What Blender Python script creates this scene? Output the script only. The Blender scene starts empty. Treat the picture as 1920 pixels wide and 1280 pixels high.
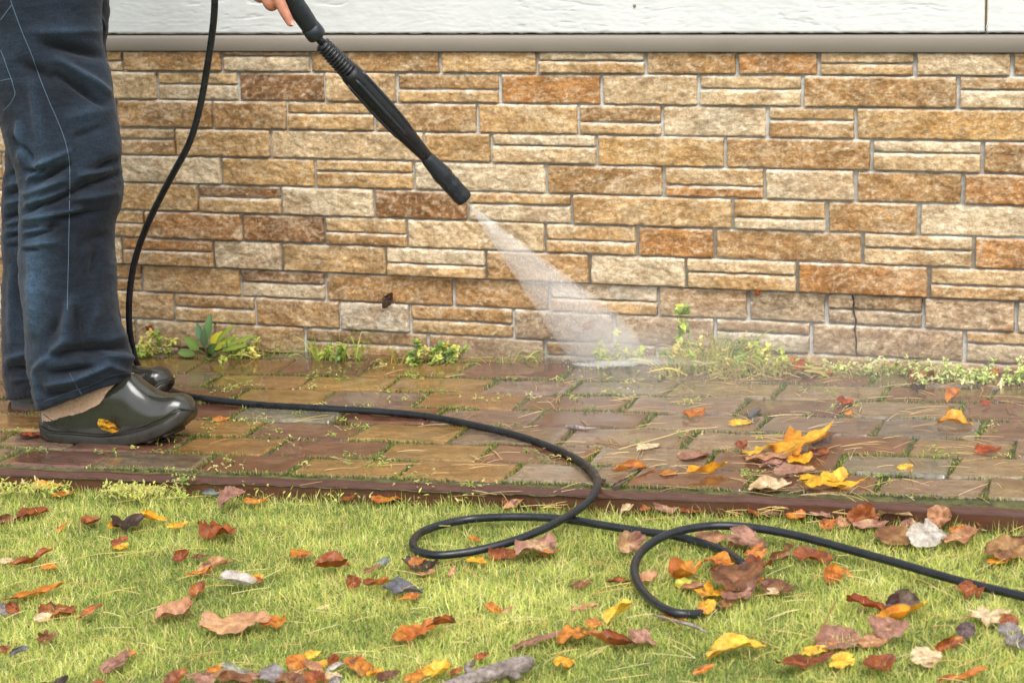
import bpy, math, random
import numpy as np
from mathutils import Vector, Matrix
from mathutils.bvhtree import BVHTree
SC = bpy.context.scene
COL = SC.collection
rad = math.radians

# ------------------------------------------------------------ camera (solved from the vanishing points of the photograph)
FPX = 4220.0
def nrm(v): return v / np.linalg.norm(v)
cX = -nrm(np.array([-10760, 565, -4220.])); cY = np.array([1700, 852, -4220.]); cY = nrm(cY - cX * cY.dot(cX)); cZ = np.cross(cX, cY)
MC = np.stack([cX, cY, cZ], 1)                      # camera <- world
CAM = -MC.T @ (5.4 * np.array([0, -(672 - 640) / FPX, -1]))
cam = bpy.data.cameras.new('camera'); camo = bpy.data.objects.new('camera', cam); COL.objects.link(camo)
mw = Matrix.Identity(4)
for i in range(3):
    for j in range(3): mw[i][j] = MC.T[i, j]
    mw[i][3] = CAM[i]
camo.matrix_world = mw
cam.sensor_width = 36; cam.lens = 36 * FPX / 1920; cam.clip_end = 300; cam.clip_start = .05
cam.dof.use_dof = True; cam.dof.focus_distance = 4.75; cam.dof.aperture_fstop = 10
SC.camera = camo
# ------------------------------------------------------------ sky, sun, exposure (soft bright overcast day)
w = bpy.data.worlds.new('World'); SC.world = w; w.use_nodes = True
nt = w.node_tree; bg = nt.nodes['Background']
sky = nt.nodes.new('ShaderNodeTexSky'); sky.sky_type = 'NISHITA'; sky.sun_disc = False
SUN_EL, SUN_AZ = rad(52), rad(152)                  # azimuth measured clockwise from +Y
sky.sun_elevation = SUN_EL; sky.sun_rotation = SUN_AZ
sky.dust_density = 3.0
hs = nt.nodes.new('ShaderNodeHueSaturation'); hs.inputs['Saturation'].default_value = .3
nt.links.new(sky.outputs[0], hs.inputs['Color']); nt.links.new(hs.outputs[0], bg.inputs[0])
bg.inputs[1].default_value = 0.15
sun = bpy.data.lights.new('sun', 'SUN'); sun.energy = 1.0; sun.angle = rad(40); sun.color = (1, .985, .96)
so = bpy.data.objects.new('sun', sun); COL.objects.link(so)
sd = Vector((math.sin(SUN_AZ) * math.cos(SUN_EL), math.cos(SUN_AZ) * math.cos(SUN_EL), math.sin(SUN_EL)))
so.rotation_euler = sd.to_track_quat('Z', 'Y').to_euler(); so.location = sd * 20
SC.view_settings.view_transform = 'Standard'; SC.view_settings.look = 'None'
SC.view_settings.exposure = 0.84; SC.view_settings.gamma = 1
SC.render.engine = 'CYCLES'
cy = SC.cycles
cy.use_denoising = True
try: cy.denoiser = 'OPENIMAGEDENOISE'; cy.denoising_input_passes = 'RGB_ALBEDO_NORMAL'
except Exception: pass
cy.max_bounces = 8; cy.diffuse_bounces = 3; cy.glossy_bounces = 3; cy.transmission_bounces = 4; cy.volume_bounces = 4
cy.transparent_max_bounces = 48; cy.volume_step_rate = 2; cy.volume_max_steps = 64

# ------------------------------------------------------------ projection helpers: a pixel of the 1920x1280 photo -> a point on a real surface
GX, GY = .03, .05
def gz(x, y): return GX * x + GY * y
def ray(px, py): return MC.T @ np.array([(px - 960) / FPX, -(py - 640) / FPX, -1.])
def W(px, py, Y=0.):
    r = ray(px, py); return CAM + r * (Y - CAM[1]) / r[1]
def G(px, py, off=0.):
    r = ray(px, py); n = np.array([-GX, -GY, 1]); return CAM + r * (off - n @ CAM) / (n @ r)
def proj(P):
    c = (np.asarray(P) - CAM) @ MC.T
    d = -c[..., 2]
    return 960 + FPX * c[..., 0] / d, 640 - FPX * c[..., 1] / d
def pxm(P): return FPX / -((np.asarray(P) - CAM) @ MC.T)[2]      # pixels per metre at P
FW = nrm(np.array([*(MC.T @ np.array([0, 0, -1.]))[:2], 0.])); RT = np.array([FW[1], -FW[0], 0.])

# ------------------------------------------------------------ numpy noise
def _h(i, j, k, s):
    n = (i * 374761393 + j * 668265263 + k * 2147483647 + s * 1274126177) & 0xffffffff
    n = ((n ^ (n >> 13)) * 1274126177) & 0xffffffff
    n = ((n ^ (n >> 16)) * 2246822519) & 0xffffffff
    return ((n ^ (n >> 15)) & 0xffff) / 65535.
def vn(p, s=0):
    p = np.asarray(p, float); f = np.floor(p); i = f.astype(np.int64); t = p - f; t = t * t * (3 - 2 * t)
    o = 0
    for a in (0, 1):
        for b in (0, 1):
            for c in (0, 1):
                wgt = (t[:, 0] if a else 1 - t[:, 0]) * (t[:, 1] if b else 1 - t[:, 1]) * (t[:, 2] if c else 1 - t[:, 2])
                o = o + wgt * _h(i[:, 0] + a, i[:, 1] + b, i[:, 2] + c, s)
    return o * 2 - 1
def fbm(p, o=4, s=0, g=.5):
    p = np.asarray(p, float); r = 0; a = 1; t = 0
    for k in range(o): r = r + a * vn(p * 2 ** k + k * 17.3, s + k); t += a; a *= g
    return r / t
def ridge(p, o=3, s=0):
    p = np.asarray(p, float); r = 0; a = 1; t = 0
    for k in range(o): r = r + a * (1 - 2 * np.abs(vn(p * 2 ** k + k * 9.1, s + k))); t += a; a *= .55
    return r / t

# ------------------------------------------------------------ object helpers
def tag(o, label=None, cat=None, group=None, kind=None):
    for k, v in (('label', label), ('category', cat), ('group', group), ('kind', kind)):
        if v: o[k] = v
    return o
def mk(name, V, quads=None, tris=None, mat=None, col=None, parent=None, smooth=True, ngons=None, closed=False):
    V = np.asarray(V, float)
    if closed:                                       # a volume needs outward faces
        vol_ = 0; c_ = V.mean(0)
        for arr in (quads, tris):
            if arr is not None and len(arr): a = V[np.asarray(arr)] - c_; vol_ += np.einsum('ij,ij->i', a[:, 0], np.cross(a[:, 1], a[:, 2])).sum()
        if vol_ < 0:
            quads = None if quads is None else np.asarray(quads)[:, ::-1]; tris = None if tris is None else np.asarray(tris)[:, ::-1]; ngons = [g[::-1] for g in ngons or []]
    me = bpy.data.meshes.new(name)
    loops = []; starts = []; n = 0
    for arr, k in ((quads, 4), (tris, 3)):
        if arr is not None and len(arr):
            a = np.asarray(arr, np.int32).reshape(-1, k); loops.append(a.ravel()); starts.append(n + np.arange(len(a)) * k); n += a.size
    for g in ngons or []:
        loops.append(np.array(g, np.int32)); starts.append(np.array([n])); n += len(g)
    L = np.concatenate(loops); S = np.concatenate(starts)
    me.vertices.add(len(V)); me.vertices.foreach_set('co', V.astype(np.float32).ravel())
    me.loops.add(len(L)); me.loops.foreach_set('vertex_index', L.astype(np.int32))
    me.polygons.add(len(S)); me.polygons.foreach_set('loop_start', S.astype(np.int32))
    me.update(calc_edges=True); me.validate()
    if smooth: me.polygons.foreach_set('use_smooth', np.ones(len(me.polygons), bool))
    if col is not None:
        ca = me.color_attributes.new('Col', 'FLOAT_COLOR', 'POINT')
        c = np.ones((len(V), 4), np.float32); c[:, :3] = np.clip(col, 0, 1); ca.data.foreach_set('color', c.ravel())
    if mat: me.materials.append(mat)
    o = bpy.data.objects.new(name, me); COL.objects.link(o)
    if parent: o.parent = parent
    return o
def empty(name, loc=(0, 0, 0)):
    o = bpy.data.objects.new(name, None); COL.objects.link(o); o.location = loc; o.empty_display_size = .05
    return o
def adopt(ch, par):                                   # parent a mesh built in world coordinates
    ch.parent = par; ch.matrix_parent_inverse = Matrix.Translation(-Vector(par.location)); return ch
def gridq(nu, nv, wrapu=False, off=0):
    a = np.arange(nu * nv).reshape(nu, nv) + off
    if wrapu: a = np.vstack([a, a[:1]])
    return np.stack([a[:-1, :-1], a[1:, :-1], a[1:, 1:], a[:-1, 1:]], -1).reshape(-1, 4)
def spline(P, n):
    P = np.asarray(P, float); Q = np.vstack([2 * P[0] - P[1], P, 2 * P[-1] - P[-2]])
    out = []
    for i in range(1, len(Q) - 2):
        t = np.linspace(0, 1, n, endpoint=False)[:, None]; a, b, c, d = Q[i - 1:i + 3]
        out.append(.5 * ((2 * b) + (c - a) * t + (2 * a - 5 * b + 4 * c - d) * t * t + (3 * b - a - 3 * c + d) * t ** 3))
    return np.vstack(out + [P[-1:]])
def tube(P, R, seg=10, cap=True):
    P = np.asarray(P, float); n = len(P); R = np.broadcast_to(np.asarray(R, float), (n,))
    T = np.gradient(P, axis=0); T /= np.linalg.norm(T, axis=1)[:, None] + 1e-12
    u = np.cross(T[0], [0.3, .1, 1.]); u = nrm(u); V = []
    for i in range(n):
        u = nrm(u - T[i] * u.dot(T[i])); v = np.cross(T[i], u)
        a = np.arange(seg) * 2 * np.pi / seg
        V.append(P[i] + R[i] * (np.cos(a)[:, None] * u + np.sin(a)[:, None] * v))
    V = np.vstack(V); a = np.arange(n * seg).reshape(n, seg); b = np.roll(a, -1, 1)
    q = np.stack([a[:-1], b[:-1], b[1:], a[1:]], -1).reshape(-1, 4)
    ng = [list(a[0][::-1]), list(a[-1])] if cap else []
    return V, q, ng
class MB:
    def __init__(s): s.V = []; s.Q = []; s.T = []; s.N = []; s.C = []; s.n = 0
    def add(s, V, q=None, t=None, ng=None, c=None):
        V = np.asarray(V, float); s.V.append(V)
        if q is not None and len(q): s.Q.append(np.asarray(q) + s.n)
        if t is not None and len(t): s.T.append(np.asarray(t) + s.n)
        for g in ng or []: s.N.append([i + s.n for i in g])
        if c is not None: s.C.append(np.broadcast_to(np.asarray(c, float), (len(V), 3)))
        s.n += len(V)
    def tube(s, P, R, seg=8, c=None): V, q, ng = tube(P, R, seg); s.add(V, q, ng=ng, c=c)
    def box(s, a, b, c=None):
        (x0, y0, z0), (x1, y1, z1) = a, b
        V = [(x0, y0, z0), (x1, y0, z0), (x1, y1, z0), (x0, y1, z0), (x0, y0, z1), (x1, y0, z1), (x1, y1, z1), (x0, y1, z1)]
        s.add(V, [(0, 3, 2, 1), (4, 5, 6, 7), (0, 1, 5, 4), (1, 2, 6, 5), (2, 3, 7, 6), (3, 0, 4, 7)], c=c)
    def build(s, name, mat, parent=None, smooth=True):
        return mk(name, np.vstack(s.V), np.vstack(s.Q) if s.Q else None, np.vstack(s.T) if s.T else None, mat,
                  np.vstack(s.C) if s.C else None, parent, smooth, s.N)

# ------------------------------------------------------------ materials
def mat(name, base=(.5, .5, .5), rough=.6, metal=0, attr=False, noise=None, bump=None, coat=0, spec=.5, rnoise=None, trans=0, subs=0, sheen=0, wear=None):
    """noise=(scale, detail, (dark mult), (light mult), stretch)  bump=(scale, strength, distance, stretch)  rnoise=(scale, lo, hi)"""
    m = bpy.data.materials.new(name); m.use_nodes = True; N = m.node_tree.nodes; L = m.node_tree.links; B = N['Principled BSDF']
    B.inputs['Roughness'].default_value = rough; B.inputs['Metallic'].default_value = metal
    B.inputs['Specular IOR Level'].default_value = spec; B.inputs['Coat Weight'].default_value = coat
    B.inputs['Coat Roughness'].default_value = .08
    if subs: B.inputs['Subsurface Weight'].default_value = subs; B.inputs['Subsurface Radius'].default_value = (.01, .004, .002)
    if sheen: B.inputs['Sheen Weight'].default_value = sheen
    tc = N.new('ShaderNodeTexCoord')
    def coords(st):
        if not st: return tc.outputs['Object']
        mp = N.new('ShaderNodeMapping'); mp.inputs['Scale'].default_value = st; L.new(tc.outputs['Object'], mp.inputs[0]); return mp.outputs[0]
    def nz(sc, det, st=None, ro=.6, dist=0):
        n = N.new('ShaderNodeTexNoise'); n.inputs['Scale'].default_value = sc; n.inputs['Detail'].default_value = det
        n.inputs['Roughness'].default_value = ro; n.inputs['Distortion'].default_value = dist; L.new(coords(st), n.inputs['Vector']); return n
    if attr: a = N.new('ShaderNodeVertexColor'); a.layer_name = 'Col'; src = a.outputs[0]
    else: a = N.new('ShaderNodeRGB'); a.outputs[0].default_value = (*base, 1); src = a.outputs[0]
    for nn in ([noise] if noise and not isinstance(noise, list) else noise or []):
        n = nz(nn[0], nn[1], nn[4] if len(nn) > 4 else None)
        r = N.new('ShaderNodeValToRGB'); r.color_ramp.elements[0].position = .32; r.color_ramp.elements[1].position = .7
        r.color_ramp.elements[0].color = (*nn[2], 1); r.color_ramp.elements[1].color = (*nn[3], 1)
        mx = N.new('ShaderNodeMix'); mx.data_type = 'RGBA'; mx.blend_type = 'MULTIPLY'; mx.inputs[0].default_value = 1
        L.new(n.outputs[0], r.inputs[0]); L.new(src, mx.inputs[6]); L.new(r.outputs[0], mx.inputs[7]); src = mx.outputs[2]
    L.new(src, B.inputs['Base Color'])
    prev = None
    for bb in ([bump] if bump and not isinstance(bump, list) else bump or []):
        n = nz(bb[0], 6, bb[3] if len(bb) > 3 else None)
        bp = N.new('ShaderNodeBump'); bp.inputs['Strength'].default_value = bb[1]; bp.inputs['Distance'].default_value = bb[2]
        L.new(n.outputs[0], bp.inputs['Height'])
        if prev: L.new(prev, bp.inputs['Normal'])
        prev = bp.outputs[0]
    if prev: L.new(prev, B.inputs['Normal'])
    if rnoise:
        n = nz(rnoise[0], 4); mr = N.new('ShaderNodeMapRange'); mr.inputs[1].default_value = .38; mr.inputs[2].default_value = .62
        mr.inputs[3].default_value = rnoise[1]; mr.inputs[4].default_value = rnoise[2]
        L.new(n.outputs[0], mr.inputs[0]); L.new(mr.outputs[0], B.inputs['Roughness'])
    if trans:
        t = N.new('ShaderNodeBsdfTranslucent'); L.new(src, t.inputs[0]); ms = N.new('ShaderNodeMixShader'); ms.inputs[0].default_value = trans
        L.new(B.outputs[0], ms.inputs[1]); L.new(t.outputs[0], ms.inputs[2]); L.new(ms.outputs[0], N['Material Output'].inputs[0])
    return m
M = dict(
    stone=mat('split_face_stone', attr=True, rough=.75, spec=.35, noise=[(16, 6, (.80, .72, .62), (1.18, 1.2, 1.22), (1, 1, 2)), (75, 6, (.66, .58, .49), (1.2, 1.2, 1.2), (1, 1, 1.6)), (240, 4, (.80, .76, .70), (1.14, 1.14, 1.14))], bump=[(70, .7, .006, (1, 1, 1.5)), (300, .45, .002)]),
    mortar=mat('mortar', (.50, .51, .49), .9, noise=(90, 4, (.7, .72, .7), (1.15, 1.15, 1.15)), bump=(300, .5, .002)),
    siding=mat('white_paint_board', (.69, .695, .68), .6, noise=(9, 4, (.93, .94, .93), (1.02, 1.02, 1.02)), bump=[(60, .12, .002, (1, 1, 3)), (160, .2, .001)]),
    trim=mat('beige_coated_metal', (.275, .238, .195), .65, noise=(6, 3, (.95, .95, .95), (1.04, 1.04, 1.04), (1, 1, 4)), rnoise=(30, .5, .7)),
    dark=mat('shadow_gap', (.03, .028, .025), .9),
    foam=mat('yellow_foam', (.75, .47, .12), .8, bump=(150, .6, .003)),
    paver=mat('wet_clay_paver', attr=True, rough=.3, spec=.55, noise=[(14, 5, (.62, .6, .56), (1.25, 1.25, 1.25), (1, 3, 1)), (70, 5, (.62, .6, .58), (1.25, 1.25, 1.25), (1, 2.5, 1)), (300, 2, (.8, .8, .8), (1.15, 1.15, 1.15))], bump=[(28, .3, .003, (1, 2, 1)), (260, .15, .0006)], rnoise=(9, .05, .25), coat=.7),
    joint=mat('mossy_joint', (.105, .095, .045), .9, noise=[(40, 4, (.5, .5, .5), (1.5, 1.6, 1.0))], bump=(160, .9, .006)),
    kerb=mat('wet_brown_edging', (.095, .040, .025), .3, noise=(30, 4, (.75, .72, .7), (1.15, 1.15, 1.15), (1, 4, 4)), bump=(60, .15, .001), rnoise=(14, .12, .3)),
    soil=mat('turf_soil', (.13, .16, .045), .95, noise=[(25, 4, (.6, .7, .5), (1.4, 1.4, 1.2))], bump=(90, 1, .01)),
    grass=mat('grass_blades', attr=True, rough=.5, spec=.3, trans=.35),
    moss=mat('moss', attr=True, rough=.8, spec=.2, trans=.2),
    leaf=mat('autumn_leaf', attr=True, rough=.46, spec=.4, noise=[(70, 5, (.66, .58, .5), (1.18, 1.18, 1.18)), (330, 2, (.8, .76, .72), (1.1, 1.1, 1.1))], bump=[(140, .5, .0015)], trans=.22),
    weed=mat('weed_leaf', attr=True, rough=.45, spec=.4, trans=.3),
    needle=mat('dry_needles', attr=True, rough=.6),
    bark=mat('weathered_wood', (.34, .29, .26), .85, noise=[(30, 5, (.45, .40, .36), (1.3, 1.3, 1.35), (1, 1, 1)), (140, 5, (.5, .46, .42), (1.3, 1.3, 1.3))], bump=(90, 1, .008)),
    hose=mat('black_rubber_hose', (.011, .013, .016), .32, spec=.5, noise=(25, 3, (.8, .8, .8), (1.6, 1.6, 1.6)), rnoise=(50, .22, .42), bump=(300, .12, .0005)),
    plastic=mat('black_plastic', (.008, .009, .011), .3, spec=.5, rnoise=(70, .25, .5), bump=[(500, .2, .0004)]),
    plastic2=mat('charcoal_plastic', (.016, .021, .028), .34, spec=.5, rnoise=(60, .22, .5), bump=[(260, .5, .0012)]),
    jacket=mat('dark_jacket', (.03, .035, .045), .8, bump=(60, .3, .004)),
    skin=mat('skin', (.50, .22, .14), .5, subs=.25, noise=(60, 4, (.82, .7, .66), (1.1, 1.08, 1.06)), bump=[(240, .35, .0008)]),
    hair=mat('brown_hair', (.06, .035, .02), .6, bump=(200, .6, .003, (1, 1, .2))),
    fleece=mat('tan_fleece', (.74, .50, .33), .95, sheen=.5, noise=(160, 5, (.75, .7, .66), (1.12, 1.12, 1.12)), bump=[(260, 1, .004)]),
    clog=mat('wet_olive_rubber', (.030, .030, .023), .22, spec=.55, coat=.6, noise=(20, 4, (.75, .75, .75), (1.2, 1.2, 1.2)), bump=[(25, .1, .002), (200, .06, .0006)], rnoise=(12, .08, .26)),
    sole=mat('olive_rubber_sole', (.028, .026, .020), .3, spec=.5, noise=(40, 4, (.7, .7, .7), (1.3, 1.25, 1.2)), rnoise=(30, .2, .5), bump=(120, .15, .001)),
    thread=mat('pale_blue_thread', (.075, .12, .165), .85, bump=(600, .8, .001)),
    denim=mat('dark_denim', attr=True, rough=.85, spec=.2, sheen=.12, noise=[(55, 5, (.75, .78, .8), (1.2, 1.2, 1.2)), (300, 3, (.6, .62, .65), (1.4, 1.38, 1.35))], bump=[(36, .45, .006, (1, 1, 2.5)), (500, .4, .001)]),
)

# ============================================================ THE HOUSE WALL
random.seed(4); RNG = np.random.default_rng(4)
rowl = [93, 133, 185, 239, 289, 341, 391, 441, 490, 546, 597]      # y of the row lines at x=200
rowr = [98, 142, 204, 262, 324, 382, 444, 504, 567, 620, 680]      # and at x=1900
ZR = [(W(200, a)[2] + W(1900, b)[2]) / 2 for a, b in zip(rowl, rowr)] + [-.02, -.095]
TONE = dict(c=(.68, .59, .43), l=(.64, .50, .31), t=(.57, .395, .195), g=(.57, .375, .16), b=(.45, .285, .13), d=(.27, .145, .065),
            o=(.45, .235, .085), k=(.38, .30, .21), w=(.62, .59, .50), p=(.46, .345, .235))
# each row: stone edges in photo pixels with the colour of the stone that follows; two letters and a fraction = a stone split by a thin groove
ROWS = [
 [(60,'tl',.5),(234,'b'),(420,'bc',.25),(585,'b'),(828,'t'),(1010,'ct',.42),(1213,'b'),(1384,'o'),(1537,'lt',.5),(1717,'c'),(1899,'b'),(2080,'t')],
 [(120,'l'),(298,'tc',.45),(450,'d'),(612,'l'),(747,'bt',.55),(940,'o'),(1130,'l'),(1312,'ll',.45),(1507,'b'),(1798,'bc',.42),(1990,'t')],
 [(60,'t'),(223,'b'),(403,'b'),(541,'tt',.42),(705,'b'),(898,'t'),(1087,'bt',.58),(1244,'c'),(1441,'tb',.42),(1606,'g'),(1985,'b')],
 [(160,'lb',.42),(333,'t'),(511,'l'),(798,'t'),(924,'cl',.4),(1122,'g'),(1362,'b'),(1636,'cl',.4),(1844,'b'),(2050,'t')],
 [(170,'c'),(419,'g'),(594,'tt',.42),(779,'c'),(1027,'b'),(1247,'to',.6),(1436,'c'),(1606,'b'),(1807,'o'),(2020,'l')],
 [(190,'t'),(375,'dt',.44),(531,'c'),(705,'d'),(880,'tc',.4),(1075,'t'),(1376,'tc',.6),(1552,'b'),(1724,'c'),(1935,'b')],
 [(100,'tt',.5),(275,'o'),(458,'d'),(612,'tb',.55),(766,'l'),(1025,'tt',.55),(1197,'o'),(1342,'b'),(1619,'ll',.45),(1827,'o'),(2000,'t')],
 [(60,'c'),(232,'ob',.44),(403,'c'),(531,'t'),(727,'ct',.55),(914,'b'),(1108,'c'),(1289,'lt',.45),(1496,'o'),(1743,'lb',.55),(1950,'t')],
 [(90,'bb',.55),(264,'t'),(450,'dc',.46),(609,'b'),(849,'b'),(1029,'wt',.55),(1234,'p'),(1402,'k'),(1549,'kk',.5),(1731,'p'),(1905,'c')],
 [(140,'t'),(325,'bt',.48),(477,'b'),(636,'w'),(768,'bt',.52),(962,'k'),(1150,'p'),(1340,'pw',.4),(1520,'p'),(1808,'tc',.4),(2010,'p')],
 [(80,'t'),(250,'l'),(400,'t'),(568,'bt',.5),(800,'p'),(1020,'bk',.5),(1230,'p'),(1440,'t'),(1640,'l'),(1850,'p')],
 [(100,'t'),(330,'p'),(560,'b'),(760,'p'),(1000,'t'),(1260,'p'),(1500,'k'),(1700,'t'),(1900,'p')],
]
SP = .0034
stV = []; stQ = []; stC = []; nst = 0
def stone(x0, x1, z0, z1, yb, tone, seed, hi=True):
    global nst
    sp = SP if hi else .02
    g = .0040                                       # half of the joint
    x0 += g; x1 -= g; z0 += .0010; z1 -= .0016
    nx = max(4, int((x1 - x0) / sp)); nz = max(4, int((z1 - z0) / sp))
    u = np.linspace(0, 1, nx); v = np.linspace(0, 1, nz)
    # steep arris rows: squeeze the outer samples toward the edge
    u = np.concatenate([[0, .0015 / (x1 - x0)], u[1:-1], [1 - .0015 / (x1 - x0), 1]]); v = np.concatenate([[0, .0012 / (z1 - z0)], v[1:-1], [1 - .0012 / (z1 - z0), 1]])
    U, Vv = np.meshgrid(u, v, indexing='ij'); nx, nz = U.shape
    X = x0 + U * (x1 - x0); Z = z0 + Vv * (z1 - z0)
    P = np.stack([X.ravel(), np.full(X.size, seed * 3.7), Z.ravel()], 1)
    r = random.Random(seed); ang = r.uniform(-.7, .7)
    ca, sa = math.cos(ang), math.sin(ang)
    Q = np.stack([(P[:, 0] * ca + P[:, 2] * sa) * 26, P[:, 1], (-P[:, 0] * sa + P[:, 2] * ca) * 62], 1)
    h = .0040 * fbm(P * 18, 3, seed) + .0040 * ridge(Q * .7, 4, seed + 5) + .0016 * fbm(P * 150, 3, seed + 9)
    fac = vn(np.floor(Q * .8 + .6 * fbm(P * 40, 2, seed)[:, None]) + .37, seed + 3)   # cleft facets at different levels
    h = h + .0016 * fac + r.uniform(.001, .006)
    ex = np.minimum(X - x0, x1 - X).ravel(); ez = np.minimum(Z - z0, z1 - Z).ravel(); e = np.minimum(ex, ez)
    en = e + .0016 * vn(P * 120, seed + 2)
    tz = (z1 - Z).ravel(); topf = np.clip(tz / (.0046 + .0020 * vn(P * 70, seed + 51)), 0, 1); h = (h + .004) * topf ** .6 - .004
    h = np.where(e < 1e-6, -.012, (h + .0075) * np.clip(.88 + .12 * np.clip(en / .004, 0, 1), 0, 1))
    jx = .0012 * vn(P * 60, seed + 21); jz = .0013 * vn(P * np.array([45, 1, 90]), seed + 22)
    Vt = np.stack([X.ravel() + jx, yb - h, Z.ravel() + jz], 1)
    base = np.array(tone) * .94
    n1 = fbm(P * 14, 3, seed + 31)[:, None]; n2 = fbm(Q * .35, 3, seed + 33)[:, None]; n3 = fbm(P * 75, 3, seed + 35)[:, None]
    n4 = fbm(Q * 1.6, 3, seed + 37)[:, None]; c = base * (1 + .36 * n1 + .22 * n3 + .30 * n4)
    warm = np.clip(n2 * 1.6, 0, 1); pale = np.clip(-n2 * 1.6, 0, 1)
    c = c * (1 - .42 * warm) + np.array((.45, .24, .085)) * .42 * warm
    c = c * (1 - .42 * pale) + np.array((.72, .62, .45)) * .42 * pale
    vein = np.clip(ridge(Q * .55, 2, seed + 41) * 4 - 3.1, 0, 1)[:, None] * .7
    c = c * (1 - vein) + np.array((.78, .68, .52)) * vein
    sq = np.clip(ridge(P * np.array([70, 1, 110]) + 1.2 * fbm(P * 40, 2, seed + 61)[:, None], 2, seed + 62) * 3 - 1.5, 0, 1)[:, None] * .42
    c = c * (1 - sq) + np.array((.80, .70, .53)) * sq
    lit_ledge = (np.clip(1.35 - tz / .0046, 0, 1) * np.clip(.75 + .8 * vn(P * 45, seed + 63), .15, 1))[:, None]  # light on each stone's top ledge, painted into the vertex colour as a pale rim
    c = c * (1 - lit_ledge) + np.array((.82, .80, .74)) * lit_ledge
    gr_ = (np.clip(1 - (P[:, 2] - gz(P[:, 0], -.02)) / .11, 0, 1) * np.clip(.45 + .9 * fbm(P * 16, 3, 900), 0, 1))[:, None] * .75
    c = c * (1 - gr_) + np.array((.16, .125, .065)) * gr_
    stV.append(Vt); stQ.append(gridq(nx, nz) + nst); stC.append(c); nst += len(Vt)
XL, XR_ = -4.2, 4.2
ts = {}
for ri, row in enumerate(ROWS):
    z1, z0 = ZR[ri], ZR[ri + 1]; yb = 0. if ri < 8 else .014
    ym = (rowl[min(ri, 9)] + rowl[min(ri, 9) + 1]) / 2
    xs = []
    for it in row:
        px = it[0]; yy = (rowl[min(ri, 9)] + rowl[min(ri, 9) + 1]) / 2 * (1900 - px) / 1700 + (rowr[min(ri, 9)] + rowr[min(ri, 9) + 1]) / 2 * (px - 200) / 1700
        xs.append(W(px, yy)[0])
    items = [(x, it[1], it[2] if len(it) > 2 else None) for x, it in zip(xs, row)]
    rr = random.Random(ri * 7 + 1)
    x = xs[0]; pre = []
    while x > XL:
        x -= rr.uniform(.16, .34); pre.append((x, rr.choice(['b', 't', 'l', 'tl', 'bt', 'g', 'c', 'o']), .45))
    x = xs[-1] + .22; post = []
    while x < XR_:
        post.append((x, rr.choice(['b', 't', 'l', 'tc', 'tt', 'g', 'c', 'o']), .45)); x += rr.uniform(.16, .34)
    items = pre[::-1] + items + post
    for k in range(len(items) - 1):
        xa, tn, fr = items[k]; xb = items[k + 1][0]; hi = xb > -1.55 and xa < 1.45
        sd_ = ri * 100 + k
        if len(tn) == 2:
            zm = z1 - (z1 - z0) * (fr or .5)
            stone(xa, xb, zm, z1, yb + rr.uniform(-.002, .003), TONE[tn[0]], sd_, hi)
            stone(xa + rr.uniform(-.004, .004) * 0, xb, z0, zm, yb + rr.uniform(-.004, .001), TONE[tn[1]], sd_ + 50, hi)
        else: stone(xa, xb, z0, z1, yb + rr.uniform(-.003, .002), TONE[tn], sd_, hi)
wall = empty('stone_wall', (0, .05, 0))
tag(wall, 'split-face sandstone cladding in tan, brown and cream along the foot of the house', 'wall')
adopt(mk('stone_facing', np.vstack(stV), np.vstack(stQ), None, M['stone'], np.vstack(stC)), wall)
mb = MB(); mb.box((XL, -.0006, ZR[8]), (XR_, .20, ZR[0] + .03)); mb.box((XL, .0134, -.35), (XR_, .19, ZR[8] - .0003))
adopt(mb.build('mortar', M['mortar'], smooth=False), wall)
mb = MB()                                          # the crack in the lower courses
cr = [(1598, 553), (1601, 565), (1600, 580), (1605, 600), (1603, 618), (1606, 640), (1605, 655), (1608, 668)]
mb.tube(spline([W(x, y, -.0005) for x, y in cr], 6), [.0010 + .0014 * abs(math.sin(i * .6)) for i in range(len(cr) * 6 - 5)], 6)
adopt(mb.build('crack', M['dark']), wall)

def extr(name, prof, x0, x1, m, parent=None, nx=2):
    xs = np.linspace(x0, x1, nx); V = np.array([[x, a, b] for x in xs for a, b in prof]); n = len(prof)
    a = np.arange(nx * n).reshape(nx, n); b = np.roll(a, -1, 1)
    q = np.stack([a[:-1], a[1:], b[1:], b[:-1]], -1).reshape(-1, 4)
    return mk(name, V, q, None, m, parent=parent, smooth=False, ngons=[list(range(n))[::-1], [int(i) for i in a[-1]]])
zb, zt = ZR[0] - .001, ZR[0] + .0345
prof = [(.02, zb), (-.0215, zb), (-.023, zb + .0015), (-.023, zt - .006), (-.0215, zt - .0015), (-.018, zt + .001), (.02, zt + .006)]
tr = extr('base_flashing', prof, XL, XR_, M['trim'])
tag(tr, 'beige metal drip strip between the stone cladding and the white boards', 'trim')
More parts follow.
